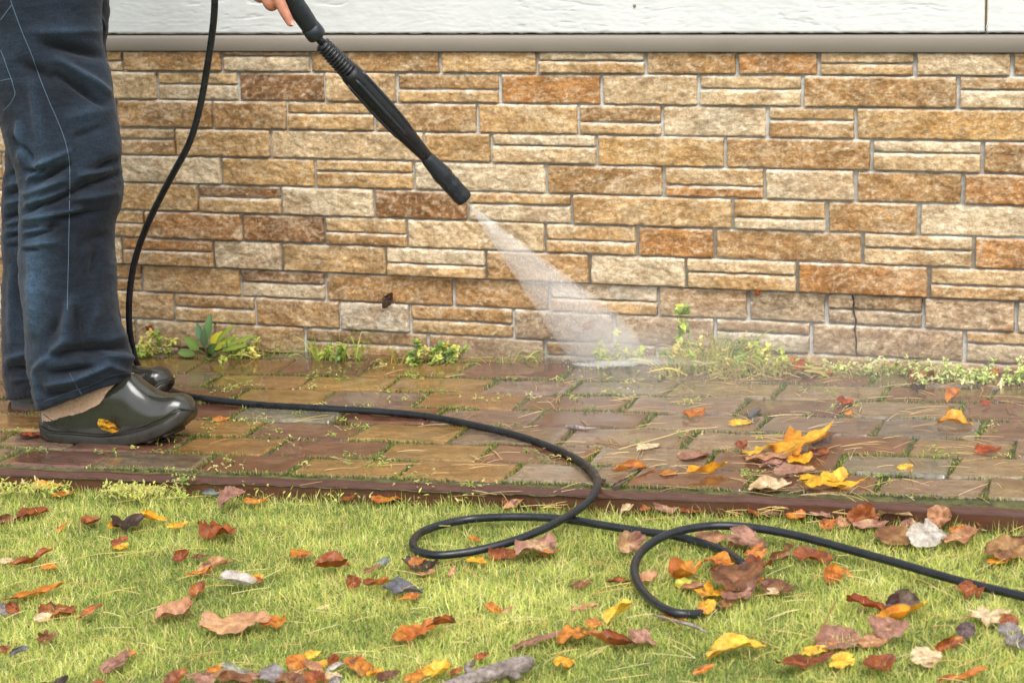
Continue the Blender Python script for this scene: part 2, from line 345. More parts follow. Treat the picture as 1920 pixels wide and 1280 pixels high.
# white embossed boards above; the joint between the two panels stands at the right
zs0 = zt + .006; XS = W(1848, 30, -.02)[0]
def siding(name, x0, x1, hx0, hx1, label):
    mb = MB()
    nx, nz = int((hx1 - hx0) / .003), 80
    X, Z = np.meshgrid(np.linspace(hx0, hx1, nx), np.linspace(zs0, zs0 + .17, nz), indexing='ij')
    P = np.stack([X.ravel(), 0 * X.ravel(), Z.ravel()], 1)
    Wp = P + .02 * fbm(P * np.array([6, 1, 14]), 2, 3)[:, None]
    h = .0004 * ridge(Wp * np.array([14, 1, 90]), 3, 11) + .0005 * fbm(Wp * np.array([60, 1, 150]), 3, 12)
    cr_ = np.clip(ridge(Wp * np.array([13, 1, 60]), 3, 14) * 5 - 2.9, 0, 1) * np.clip(fbm(P * np.array([7, 1, 20]), 2, 18) * 3 + .6, 0, 1)
    h = h - .0015 * cr_
    edge = np.clip((P[:, 2] - zs0) / .004, 0, 1); h = h - .006 * (1 - edge) ** 2
    Vt = np.stack([P[:, 0], -.014 - h, P[:, 2] + .0012 * (1 - edge) * vn(P * 90, 5)], 1)
    mb.add(Vt, gridq(nx, nz))
    lo = np.arange(nx) * nz; bk = np.stack([Vt[lo, 0], np.full(nx, .02), Vt[lo, 2]], 1)
    q = [(lo[i], lo[i + 1], nx * nz + i + 1, nx * nz + i) for i in range(nx - 1)]
    mb.add(bk); mb.Q.append(np.array(q)[:, ::-1])
    for ex in (0, nx - 1):
        e = ex * nz + np.arange(nz); off = mb.n; mb.add(np.stack([Vt[e, 0], np.full(nz, .02), Vt[e, 2]], 1))
        mb.Q.append(np.array([(e[i], e[i + 1], off + i + 1, off + i) for i in range(nz - 1)]))
    if x0 < hx0: mb.box((x0, -.0145, zs0), (hx0, .02, zs0 + .17))
    if x1 > hx1: mb.box((hx1, -.0145, zs0), (x1, .02, zs0 + .17))
    z = zs0 + .1705
    while z < 3.2: mb.box((x0, -.0145, z), (x1, .02, z + .246)); z += .25
    o = mb.build(name, M['siding'], smooth=True); tag(o, label, 'board'); return o
for pnl, nail in ((siding('siding_panel', XL, XS - .0022, -1.6, XS - .0022, 'long white wood-grain panel above the beige strip, left of the foam-filled joint'), (1190, 11)),
                  (siding('siding_panel', XS + .0022, XR_, XS + .0022, XS + .5, 'white wood-grain panel at the right edge, right of the foam-filled joint'), None)):
    if nail:
        P = W(*nail, -.0155); V, q, ng = tube([P, P + np.array([0, -.0015, 0])], .0035, 12)
        adopt(mk('nail_head', V, q, None, M['trim'], ngons=ng), pnl)
mb = MB(); mb.box((XS - .0022, -.010, zs0 + .014), (XS + .0022, .015, 3.2)); fo = mb.build('joint_filler', M['foam'])
tag(fo, 'yellow foam bead squeezed out between the two white panels at the right', 'filler')
mb = MB(); mb.box((XL, .021, ZR[0] + .031), (XR_, .20, 3.2)); bk = mb.build('house_wall', M['dark'], smooth=False)
tag(bk, 'dark backing wall of the house behind the white boards', 'wall')
# thin cobweb threads by the joint
mb = MB(); a = W(1842, 52, -.024); mb.tube([W(1853, 40, -.02), W(1849, 52, -.03), W(1851, 64, -.026)], .0006, 4); mb.tube([W(1834, 50, -.022), W(1835, 62, -.026)], .0005, 4)
tag(mb.build('cobweb_thread', mat('web', (.75, .75, .7), .6)), 'thin white thread hanging from the panel joint over the strip', 'cobweb')

# ============================================================ GROUND, PATH, EDGING
NEAR = G(480, 902), G(1430, 936)
ud = nrm(np.array([*(NEAR[1] - NEAR[0])[:2]])); vd = np.array([-ud[1], ud[0]])
O2 = NEAR[0][:2]
def uv(P): d = np.asarray(P)[..., :2] - O2; return d @ ud, d @ vd
def xy(u, v): return O2[0] + u * ud[0] + v * vd[0], O2[1] + u * ud[1] + v * vd[1]
rows_y = [895, 861, 827, 794, 762, 732, 706, 676]
vr = [uv(G(761, y))[1] for y in rows_y]; wrow = (vr[-1] - vr[0]) / (len(vr) - 1)
vr = vr + [vr[-1] + wrow, vr[-1] + 2 * wrow, vr[-1] + 3 * wrow]
PAV = dict(y=(.300, .170, .056), r=(.155, .070, .042), g=(.215, .150, .105), s=(.195, .172, .130), o=(.235, .125, .060), t=(.250, .172, .100))
PR = [
 ([15,195,381,560,761,961,1185,1410,1647,1850], 'rrgryygrrgt'),
 ([150,337,517,719,910,1110,1330,1575,1787], 'yryryrgrst'),
 ([110,300,480,674,861,1062,1290,1500,1706,1900], 'rryrygttrtg'),
 ([80,265,450,640,815,1008,1210,1430,1646,1840], 'yyrsrgrtgsr'),
 ([60,230,446,613,790,978,1180,1390,1590,1800], 'gyrygyrgrtr'),
 ([60,220,399,573,735,915,1075,1260,1460,1660,1860], 'rrgyyyggttrr'),
 ([40,205,372,532,690,870,1065,1250,1440,1640,1840], 'gryoryrgtrgr'),
 ([30,180,334,505,662,850,1020,1200,1400,1600,1800], 'grgosryggrtr'),
]
mbp = MB(); joints = []
def paver(u0, u1, v0, v1, tone, seed):
    r = random.Random(seed); g = .0026
    u0 += g + r.uniform(0, .002); u1 -= g + r.uniform(0, .002); v0 += g; v1 -= g
    nu, nv = 20, 13
    a = np.concatenate([[0, .010], np.linspace(.03, .97, nu - 4), [.990, 1]]); b = np.concatenate([[0, .02], np.linspace(.05, .95, nv - 4), [.98, 1]])
    U, Vv = np.meshgrid(a, b, indexing='ij'); sh = r.uniform(-.012, .012)
    u = u0 + U * (u1 - u0) + sh * (Vv - .5); v = v0 + Vv * (v1 - v0)
    P = np.stack([u.ravel(), v.ravel(), np.full(u.size, seed * 1.3)], 1)
    u_ = u.ravel() + .0016 * vn(P * 30, seed); v_ = v.ravel() + .0020 * vn(P * 24, seed + 1)
    e = np.minimum(np.minimum(U, 1 - U) * (u1 - u0), np.minimum(Vv, 1 - Vv) * (v1 - v0)).ravel()
    z = .0022 * fbm(P * 18, 3, seed + 2) + .0008 * fbm(P * 90, 2, seed + 4) - .004 * np.clip(1 - e / .005, 0, 1) ** 2
    z = np.where(e < 1e-6, -.016, z) + r.uniform(-.0018, .0018) + r.uniform(-.006, .006) * (U.ravel() - .5) * .5 + r.uniform(-.012, .012) * (Vv.ravel() - .5) * .25
    x, y = xy(u_, v_)
    c = np.array(tone) * r.uniform(.85, 1.15)
    n = fbm(P * np.array([9, 20, 1]), 3, seed + 6)[:, None]; n2 = fbm(P * np.array([30, 70, 1]), 2, seed + 8)[:, None]
    c = c * (1 + .35 * n + .22 * n2) * np.array([1, 1 + r.uniform(-.06, .06), 1 + r.uniform(-.1, .1)])
    mbp.add(np.stack([x, y, gz(x, y) + z], 1), gridq(nu, nv), c=c)
for ri in range(len(vr) - 1):
    v0, v1 = vr[ri], vr[ri + 1]
    if ri < len(PR):
        ym0 = (rows_y[ri] + (rows_y[ri + 1] if ri + 1 < len(rows_y) else 655)) / 2
        us = [];
        for px in PR[ri][0]:
            # solve the pixel on the row's middle line
            lo, hi_ = -6., 6.
            for _ in range(40):
                m_ = (lo + hi_) / 2; x, y = xy(m_, (v0 + v1) / 2)
                if proj(np.array([x, y, gz(x, y)]))[0] < px: lo = m_
                else: hi_ = m_
            us.append(lo)
        tones = list(PR[ri][1])[1:]
    else: us = [0.1 * (ri % 2)]; tones = []
    rr = random.Random(ri + 50)
    while us[0] > -3.6: us.insert(0, us[0] - rr.uniform(.19, .21)); tones.insert(0, rr.choice('yrgrtg'))
    while us[-1] < 3.8: us.append(us[-1] + rr.uniform(.19, .215))
    while len(tones) < len(us): tones.append(rr.choice('rgtrgryt'))
    for k in range(len(us) - 1):
        x, y = xy(us[k], v0)
        paver(us[k], us[k + 1], v0, v1, PAV[tones[k]], ri * 131 + k); joints.append(((us[k], v0), (us[k], v1)))
    joints.append(((us[0], v0), (us[-1], v0)))
pth = mbp.build('path', M['paver']); tag(pth, kind='structure')
# jointing bed below the pavers
def sheet(name, u0, u1, v0, v1, off, m, nu=2, nv=2, amp=0, sc=8):
    U, V_ = np.meshgrid(np.linspace(u0, u1, nu), np.linspace(v0, v1, nv), indexing='ij'); x, y = xy(U.ravel(), V_.ravel())
    z = gz(x, y) + off
    if amp: z = z + amp * fbm(np.stack([x, y, 0 * x], 1) * sc, 3, 77)
    return mk(name, np.stack([x, y, z], 1), gridq(nu, nv)[:, ::-1] if False else gridq(nu, nv), None, m)
tag(sheet('path_bed', -3.8, 4, -.01, vr[-1], -.0050, M['joint'], 900, 220, .0035, 60), kind='structure')
# edging strip: rounded top, front face toward the lawn, sections butted together
edge_pts = [(-900, 858), (-400, 872), (0, 885), (240, 893), (480, 902), (720, 910), (960, 918), (1200, 928), (1430, 937), (1650, 948), (1920, 963), (2300, 985), (2800, 1010)]
EP = [G(x, y) for x, y in edge_pts]; EP = [np.array([p[0], p[1]]) for p in EP]; EPs = spline(np.array([[*p, 0] for p in EP]), 14)[:, :2]
ET = np.gradient(EPs, axis=0); ET /= np.linalg.norm(ET, axis=1)[:, None]; EN = np.stack([-ET[:, 1], ET[:, 0]], 1)
ep = [(.027, -.05), (.027, -.004), (.023, .0005), (.012, .0010), (.008, .004), (.003, .006), (-.002, .005), (-.006, .001), (-.007, -.006), (-.007, -.08)]
V = []
for i in range(len(EPs)):
    for d, z in ep:
        x, y = EPs[i] + EN[i] * d; V.append((x, y, gz(x, y) + z + .0012 * math.sin(i * .7)))
n = len(ep); tag(mk('path_edging', V, gridq(len(EPs), n), None, M['kerb']), kind='structure')
# lawn: one sheet to the horizon, finely rolling near the camera
LO = -.036
mb = MB()
U, V_ = np.meshgrid(np.linspace(-2.6, 3.2, 240), np.linspace(-2.8, .002, 120), indexing='ij'); x, y = xy(U.ravel(), V_.ravel())
def lz(x, y):
    x = np.atleast_1d(x); y = np.atleast_1d(y)
    return gz(x, y) + LO + .007 * fbm(np.stack([x, y, 0 * x], 1) * 3.2, 3, 77) + .003 * vn(np.stack([x, y, 0 * x], 1) * 22, 5)
mb.add(np.stack([x, y, lz(x, y)], 1), gridq(240, 120))
lawn = mb.build('lawn_ground', M['soil']); tag(lawn, kind='structure')
mb = MB()
def far(u0, u1, v0, v1): mb.add([(*xy(a, b), float(gz(*xy(max(-4, min(4, a)), max(-4, min(1, b))))) + LO - .014) for a, b in ((u0, v0), (u1, v0), (u1, v1), (u0, v1))], [(0, 1, 2, 3)])
far(-60, 60, -80, -2.5); far(-60, -2.3, -2.5, 60); far(2.9, 60, -2.5, 60); far(-2.3, 2.9, -2.5, 0); far(-2.3, 2.9, 1.7, 60)
tag(mb.build('ground', M['soil'], smooth=False), kind='structure')
def inside_lawn(x, y):                              # in front of the edging line
    ex = np.interp(x, EPs[:, 0], EPs[:, 1]); return y < ex - .010

# ============================================================ PERSON
def remesh(V, polys, voxel, name='tmp', it=6):
    me = bpy.data.meshes.new(name); me.from_pydata([tuple(v) for v in V], [], polys); o = bpy.data.objects.new(name, me); COL.objects.link(o)
    m = o.modifiers.new('r', 'REMESH'); m.mode = 'VOXEL'; m.voxel_size = voxel; m.adaptivity = 0
    s = o.modifiers.new('s', 'SMOOTH'); s.iterations = it; s.factor = .5
    dg = bpy.context.evaluated_depsgraph_get(); ev = o.evaluated_get(dg); r = bpy.data.meshes.new_from_object(ev)
    n = len(r.vertices); co = np.empty(n * 3, np.float32); r.vertices.foreach_get('co', co)
    nl = len(r.loops); lv = np.empty(nl, np.int32); r.loops.foreach_get('vertex_index', lv)
    tot = np.empty(len(r.polygons), np.int32); r.polygons.foreach_get('loop_total', tot)
    nn = np.empty(n * 3, np.float32); r.vertex_normals.foreach_get('vector', nn)
    assert (tot == 4).all()
    bpy.data.objects.remove(o)
    return co.reshape(-1, 3).astype(float), lv.reshape(-1, 4), nn.reshape(-1, 3).astype(float)
def capsules(chains, seg=14):
    """chains: lists of (point, radius); each becomes a closed tapered tube with ball ends"""
    V = []; F = []; n = 0
    for ch in chains:
        P = np.array([c[0] for c in ch], float); R = np.array([c[1] for c in ch], float)
        if len(P) > 2: Ps = spline(P, 5); Rs = spline(np.stack([R, R, R], 1), 5)[:, 0]
        else: Ps = np.linspace(P[0], P[1], 6); Rs = np.linspace(R[0], R[1], 6)
        d0 = nrm(Ps[0] - Ps[1]); d1 = nrm(Ps[-1] - Ps[-2]); k = np.array([.98, .85, .6, .3]); 
        Ps = np.vstack([[Ps[0] + d0 * Rs[0] * a for a in k], Ps, [Ps[-1] + d1 * Rs[-1] * a for a in k[::-1]]])
        e = np.sqrt(1 - k ** 2); Rs = np.concatenate([Rs[0] * e, Rs, Rs[-1] * e[::-1]])
        v, q, ng = tube(Ps, Rs, seg); V.append(v); F += [tuple(int(i) + n for i in f) for f in q] + [tuple(int(i) + n for i in g) for g in ng]; n += len(v)
    return np.vstack(V), F
person = empty('person', tuple(G(160, 800)))
tag(person, 'standing person in dark blue jeans and wet olive clogs holding the spray lance', 'person')
YN, YF = -.80, -.50                                  # the planes of the near and the far leg
def P_(px, py, Y): return W(px, py, Y)
HY = -.775
# fingers: index laid along the handle, the middle one curled with its knuckle showing, two more behind, thumb on the far side
idx = [(P_(505, -42, HY - .012), .0125), (P_(520, -6, HY - .014), .0122), (P_(533, 22, HY - .014), .0112), (P_(545, 44, HY - .012), .0088)]
mid = [(P_(492, -40, HY - .002), .0128), (P_(499, -8, HY - .012), .0135), (P_(509, 11, HY - .008), .0128), (P_(522, -2, HY + .012), .0105), (P_(532, -14, HY + .022), .009)]
rng = [(P_(470, -52, HY + .0), .0125), (P_(478, -14, HY - .004), .0125), (P_(492, -4, HY + .008), .0115), (P_(506, -18, HY + .024), .0095)]
lit = [(P_(452, -62, HY + .004), .011), (P_(458, -30, HY + .002), .011), (P_(471, -20, HY + .012), .010), (P_(484, -30, HY + .024), .0085)]
thb = [(P_(480, -96, HY + .0), .017), (P_(520, -80, HY + .028), .0145), (P_(545, -50, HY + .04), .0125), (P_(556, -28, HY + .042), .010)]
wr = P_(438, -128, HY); el = P_(240, -270, HY - .06); sh = P_(120, -560, -.86)
palm = [[(wr, .027), (P_(462, -92, HY), .030), (P_(488, -58, HY), .024)], [(wr, .026), (P_(460, -84, HY + .006), .028), (P_(466, -62, HY + .006), .022)]]
# the other hand on the rear grip
wr2 = P_(330, -190, -.66); hg = P_(408, -158, -.70)
h2 = [[(wr2, .027), (hg, .031)]] + [[(hg + np.array([.01, -.02, .02 - .018 * k]), .0115), (hg + np.array([.045, -.028, .012 - .018 * k]), .011), (hg + np.array([.052, .0, .006 - .018 * k]), .009)] for k in range(4)] + [[(hg + np.array([0, .02, .02]), .014), (hg + np.array([.04, .025, .03]), .011)]]
el2 = P_(210, -300, -.42); sh2 = P_(110, -560, -.46)
hip = P_(40, -40, -.66); chest = P_(110, -470, -.66); neck = P_(140, -625, -.66); head = P_(175, -745, -.66)
anN = P_(130, 715, YN); anF = P_(100, 690, YF)
body = [idx, mid, rng, lit, thb] + palm + h2 + [
 [(sh, .055), (el, .042)], [(el, .042), ((el + wr) / 2, .038), (wr, .027)], [(sh2, .055), (el2, .042)], [(el2, .042), (wr2, .027)],
 [(hip, .14), (P_(70, -220, -.66), .13), (chest, .135)], [(chest + np.array([0, -.09, .03]), .09), (chest + np.array([0, .09, .03]), .09)],
 [(sh, .06), (P_(125, -560, -.66), .08), (sh2, .06)], [(neck, .06), (P_(160, -700, -.66), .055)],
 [(head + np.array([-.02, 0, .03]), .088), (head + np.array([.02, 0, .01]), .082)], [(head + np.array([.045, 0, -.05]), .05), (head + np.array([.02, 0, -.03]), .06)],
 [(head + np.array([.105, 0, .0]), .012), (head + np.array([.118, 0, -.02]), .013)],
 [(head + np.array([-.01, -.085, -.01]), .016), (head + np.array([-.01, -.085, .02]), .02)], [(head + np.array([-.01, .085, -.01]), .016), (head + np.array([-.01, .085, .02]), .02)],
 [(P_(40, -20, -.76), .085), (P_(125, 330, YN), .055), (P_(128, 480, YN), .05), (anN, .028)], [(P_(60, -20, -.58), .085), (P_(110, 330, YF - .03), .055), (P_(105, 480, YF), .05), (anF, .028)],
 [(anN, .028), (P_(150, 795, YN + .01), .016), (P_(300, 802, YN), .016)], [(anF, .028), (P_(130, 750, YF), .016), (P_(230, 748, YF), .015)]]
V, F = capsules(body); V, Q, NN = remesh(V, F, .0042, it=2)
adopt(mk('body', V, Q, None, M['skin']), person)
# fingernails follow the index and middle fingertips
def nail(c, ax, nor, L, Wd, nm='fingernail'):
    ax = nrm(ax); nor = nrm(nor - ax * nor.dot(ax)); sd_ = np.cross(ax, nor)
    u = np.linspace(-1, 1, 9); a, b = np.meshgrid(u, u, indexing='ij'); rr = np.maximum(np.abs(a) ** 1, np.abs(b)); 
    X = a * np.sqrt(1 - b * b / 2); Yv = b * np.sqrt(1 - a * a / 2)
    Vn = c + X.ravel()[:, None] * ax * L + Yv.ravel()[:, None] * sd_ * Wd - nor * ((Yv.ravel() ** 2) * Wd * .5)[:, None]
    adopt(mk(nm, Vn, gridq(9, 9), None, M['nail']), person)
M['nail'] = mat('fingernail', (.62, .36, .28), .25)
tipd = idx[3][0] - idx[2][0]
cam_dir = nrm(CAM - idx[3][0])
nail(idx[3][0] + nrm(np.array([RT[0], RT[1], .1]) * .7 + cam_dir * .75) * .0088, tipd, np.array([RT[0], RT[1], .1]) * .7 + cam_dir * .75, .0062, .0050)
# hair, jacket
hv, hf = capsules([[(head + np.array([-.03, 0, .045]), .095), (head + np.array([.02, 0, .05]), .09)], [(head + np.array([-.06, 0, -.03]), .07), (head + np.array([-.04, 0, .03]), .09)]])
hv, hq, _ = remesh(hv, hf, .008); hv = hv + .003 * fbm(hv * 60, 2, 3)[:, None]; adopt(mk('hair', hv, hq, None, M['hair']), person)
cuff = wr + (el - wr) * .22; cuff2 = wr2 + (el2 - wr2) * .2
jv, jf = capsules([[(P_(60, -130, -.66), .165), (P_(70, -250, -.66), .16), (chest, .165)], [(chest + np.array([0, -.1, .03]), .11), (chest + np.array([0, .1, .03]), .11)],
 [(sh, .078), (P_(125, -560, -.66), .10), (sh2, .078)], [(sh, .075), (el, .058)], [(el, .058), (cuff, .043)], [(sh2, .075), (el2, .058)], [(el2, .058), (cuff2, .043)], [(neck, .072), (neck + np.array([0, 0, -.05]), .09)]])
jv, jq, jn = remesh(jv, jf, .009); jv = jv + jn * (.006 * ridge(jv * np.array([9, 9, 16]), 3, 8))[:, None]
adopt(mk('jacket', jv, jq, None, M['jacket']), person)

# ---- jeans: two legs lofted from the outline, joined with the hips by a voxel remesh
near = [(78,768,236,712),(72,745,238,692),(66,715,238,676),(62,685,236,658),(60,655,229,635),(56,610,215,600),(52,560,210,560),(48,510,209,510),(47,460,203,455),(48,425,206,420),(47,380,219,378),(47,345,222,342),(42,312,217,308),(30,285,219,284),(18,250,216,248),(4,215,211,215),(-15,170,202,168),(-32,120,190,112),(-45,70,181,70),(-60,10,180,10),(-70,-60,182,-60),(-74,-150,178,-150)]
farl = [(21,746,225,700),(17,725,226,690),(12,700,228,680),(11,654,226,650),(10,610,222,606),(10,576,216,574),(10,530,211,528),(12,490,206,490),(12,450,200,450),(12,403,196,403),(16,350,192,350),(20,315,190,315),(20,280,190,280),(15,230,192,230),(5,170,192,170),(-10,120,189,110),(-20,80,186,84),(-30,50,194,55),(-40,20,197,22),(-45,-10,194,-10),(-50,-80,190,-80),(-54,-150,185,-150)]
def legloft(rings, Yc, Ytop, seg=36):
    V = []; n = len(rings)
    for i, (xl, yl, xr, yr) in enumerate(rings):
        t = np.clip((500 - (yl + yr) / 2) / 650, 0, 1); Y = Yc + (Ytop - Yc) * t ** 1.3
        a, b = W(xl, yl, Y), W(xr, yr, Y); c = (a + b) / 2; hw = np.linalg.norm(b - a) / 2
        hd = min(hw * .92, .088 + .03 * t)
        th = np.arange(seg) * 2 * np.pi / seg
        V.append(c + np.cos(th)[:, None] * (b - a) / 2 + np.sin(th)[:, None] * np.array([0, hd, 0]))
    V = np.vstack(V); a = np.arange(n * seg).reshape(n, seg); b = np.roll(a, -1, 1)
    F = [tuple(map(int, f)) for f in np.stack([a[:-1], b[:-1], b[1:], a[1:]], -1).reshape(-1, 4)] + [tuple(map(int, a[0][::-1])), tuple(map(int, a[-1]))]
    return V, F
v1, f1 = legloft(near, YN, -.735); v2, f2 = legloft(farl, YF, -.585)
hv = [(W(30, -150, -.66) + np.array([-.0, 0, -.02]), .14), (W(60, -60, -.66), .135), (W(70, 10, -.66), .11)]
v3, f3 = capsules([hv])
V = np.vstack([v1, v2, v3]); F = f1 + [tuple(i + len(v1) for i in f) for f in f2] + [tuple(i + len(v1) + len(v2) for i in f) for f in f3]
V, Q, NN = remesh(V, F, .0040, it=12)
px, py = proj(V); facing = np.clip((NN @ nrm(CAM - W(120, 400, YN))) * 1.6 + .25, 0, 1)
isnear = 1 / (1 + np.exp((V[:, 1] - (-.655)) / .012))
d = np.zeros(len(V)); fade = np.zeros(len(V))
def fold(x0, y0, x1, y1, wd, amp, nearleg=1, fd=0.):
    global d, fade
    ax, ay = x1 - x0, y1 - y0; L2 = ax * ax + ay * ay
    t = ((px - x0) * ax + (py - y0) * ay) / L2; tc = np.clip(t, 0, 1)
    bow = 1 + 0 * tc
    dist = np.hypot(px - x0 - ax * tc, py - y0 - ay * tc)
    g = np.exp(-(dist / (wd * .72)) ** 1.7) * (.35 + .65 * np.sin(np.pi * np.clip(tc, .02, .98)) ** .6) * facing * (isnear if nearleg else 1 - isnear)
    d = d + amp * g; fade = fade + fd * g
for a in [ # near leg: hip and thigh
 (87,84,190,104,13,-.016),(60,60,186,60,16,.008,1,.2),(110,112,200,172,10,.012,1,.5),(105,140,190,196,10,-.012),(40,120,100,150,14,-.010),(60,150,75,260,12,.007,1,.3),
 (130,220,205,205,16,.006,1,.15),(135,260,190,240,10,-.005),
 (36,232,42,300,9,.009,1,1.1),(30,262,60,300,8,-.010),
 # behind the knee
 (50,322,80,318,7,-.012),(60,318,128,285,8,.009,1,.7),(62,345,128,312,9,-.012),(55,338,85,300,5,.008,1,.9),(50,365,120,338,9,.009,1,.8),(49,398,80,379,6,-.012),(80,386,160,352,8,-.010),
 (52,383,120,360,6,.007,1,.7),(150,352,222,328,11,-.017),(175,322,216,302,10,-.012),(150,330,205,318,8,.009,1,.2),(140,372,215,362,9,.007,1,.2),
 (50,412,150,392,7,.008,1,.8),(47,428,110,424,6,-.008),(50,436,90,422,5,.006,1,.6),(48,446,100,432,6,-.009),(110,408,190,395,9,-.007),(50,462,110,452,7,.006,1,.5),(46,468,72,468,4,-.008),
 (160,455,195,440,12,-.006),(180,470,170,520,14,-.008),
 # shin and hem
 (60,478,62,620,14,.006,1,1.1),(132,560,120,640,12,.010,1,.6),(120,640,72,690,11,.012,1,.7),(140,585,150,650,12,-.008),(95,665,240,650,15,-.020),(85,640,110,600,12,-.006),
 (165,628,190,560,14,.005,1,.1),(90,722,140,712,7,.010,1,.4),(140,712,203,684,7,.011,1,.4),(203,684,240,700,7,.007),(95,700,170,690,9,-.014),(150,735,225,705,12,-.006),(90,742,130,735,8,-.008),
 (66,700,76,760,7,.006,1,.6),(190,660,247,672,9,.010,1,.1),(205,640,236,628,10,.004),
 # far leg
 (16,330,46,318,6,-.008,0),(14,350,48,338,6,.008,0,.8),(14,365,48,352,6,-.009,0),(14,382,48,372,6,.008,0,.9),(13,408,48,396,6,-.012,0),(14,420,48,410,4,.007,0,.9),(14,434,48,430,5,.006,0,.5),(14,447,46,432,4,-.008,0),
 (14,462,46,458,5,-.006,0),(22,500,24,640,12,.005,0,.5),(18,672,60,660,9,.010,0,.6),(22,690,70,690,8,-.012,0),(24,712,60,708,6,.006,0,.3),(180,20,196,60,8,.008,0),(172,40,180,80,7,-.012,0)]: fold(*a)
d *= 1.7
wv = V + .03 * np.stack([vn(V * 9, 71), vn(V * 9, 72), vn(V * 9, 73)], 1); kn = .5 + .5 * np.exp(-((py - 380) / 110) ** 2) + .6 * np.exp(-((py - 690) / 60) ** 2)
d += .0045 * fbm(wv * np.array([7, 7, 15]), 3, 61) + .0038 * kn * ridge(wv * np.array([9, 9, 30]), 3, 62) + .0012 * kn * ridge(wv * np.array([26, 26, 70]), 2, 64) + .0006 * fbm(V * 120, 2, 63)
V = V + NN * d[:, None]
px, py = proj(V)
zone = np.exp(-((px - 66) / 26) ** 2) * np.clip((py - 230) / 80, 0, 1) * np.clip((680 - py) / 120, 0, 1) * (isnear) + .7 * np.exp(-((px - 26) / 18) ** 2) * np.clip((py - 290) / 40, 0, 1) * np.clip((500 - py) / 60, 0, 1) * (1 - isnear)
fd = np.clip(.06 + .42 * zone + .34 * fade + .22 * fbm(V * 9, 3, 66) + 9 * d, 0, 1)[:, None]
dc = np.array((.0085, .0115, .018)) * (1 - fd) + np.array((.055, .098, .152)) * fd
jeans = mk('jeans', V, Q, None, M['denim'], dc); adopt(jeans, person)
bvh = BVHTree.FromPolygons([tuple(v) for v in V], [tuple(map(int, q)) for q in Q])
def on_jeans(pts, r, name, n=8, parent=None):
    out = []
    for x, y in spline(np.array([[a, b, 0] for a, b in pts]), n)[:, :2]:
        dr = nrm(ray(x, y)); h = bvh.ray_cast(Vector(CAM), Vector(dr))
        if h[0]: out.append(np.array(h[0]) - dr * r * .5)
    if len(out) > 3: tb = mk(name, *tube(out, r, 6)[:2], None, M['thread']); adopt(tb, parent or person); return tb
seam = [(20,2),(27,22),(42,62),(60,105),(76,150),(92,190),(106,222),(118,252),(126,280),(130,305),(131,340),(130,400),(129,450),(128,500),(127,540),(126,580)]
def stitch(nm, pts, r=.0011):
    o = on_jeans(pts, r, nm)
    if o: o.parent = jeans; o.matrix_parent_inverse = Matrix.Identity(4)
stitch('outer_seam', seam, .0009)
stitch('pocket_stitching', [(1,94),(8,112),(14,130),(21,148),(26,166),(28,177),(20,194),(6,208)], .0010)
stitch('pocket_stitching', [(1,152),(10,150),(21,148)], .0010); stitch('pocket_stitching', [(1,38),(10,26),(22,10)], .0012)
stitch('hem_stitching', [(82,752),(110,742),(140,732),(170,722),(205,706),(240,698)], .0004)
stitch('hem_seam', [(131,700),(136,710),(146,728),(156,744)], .0006)

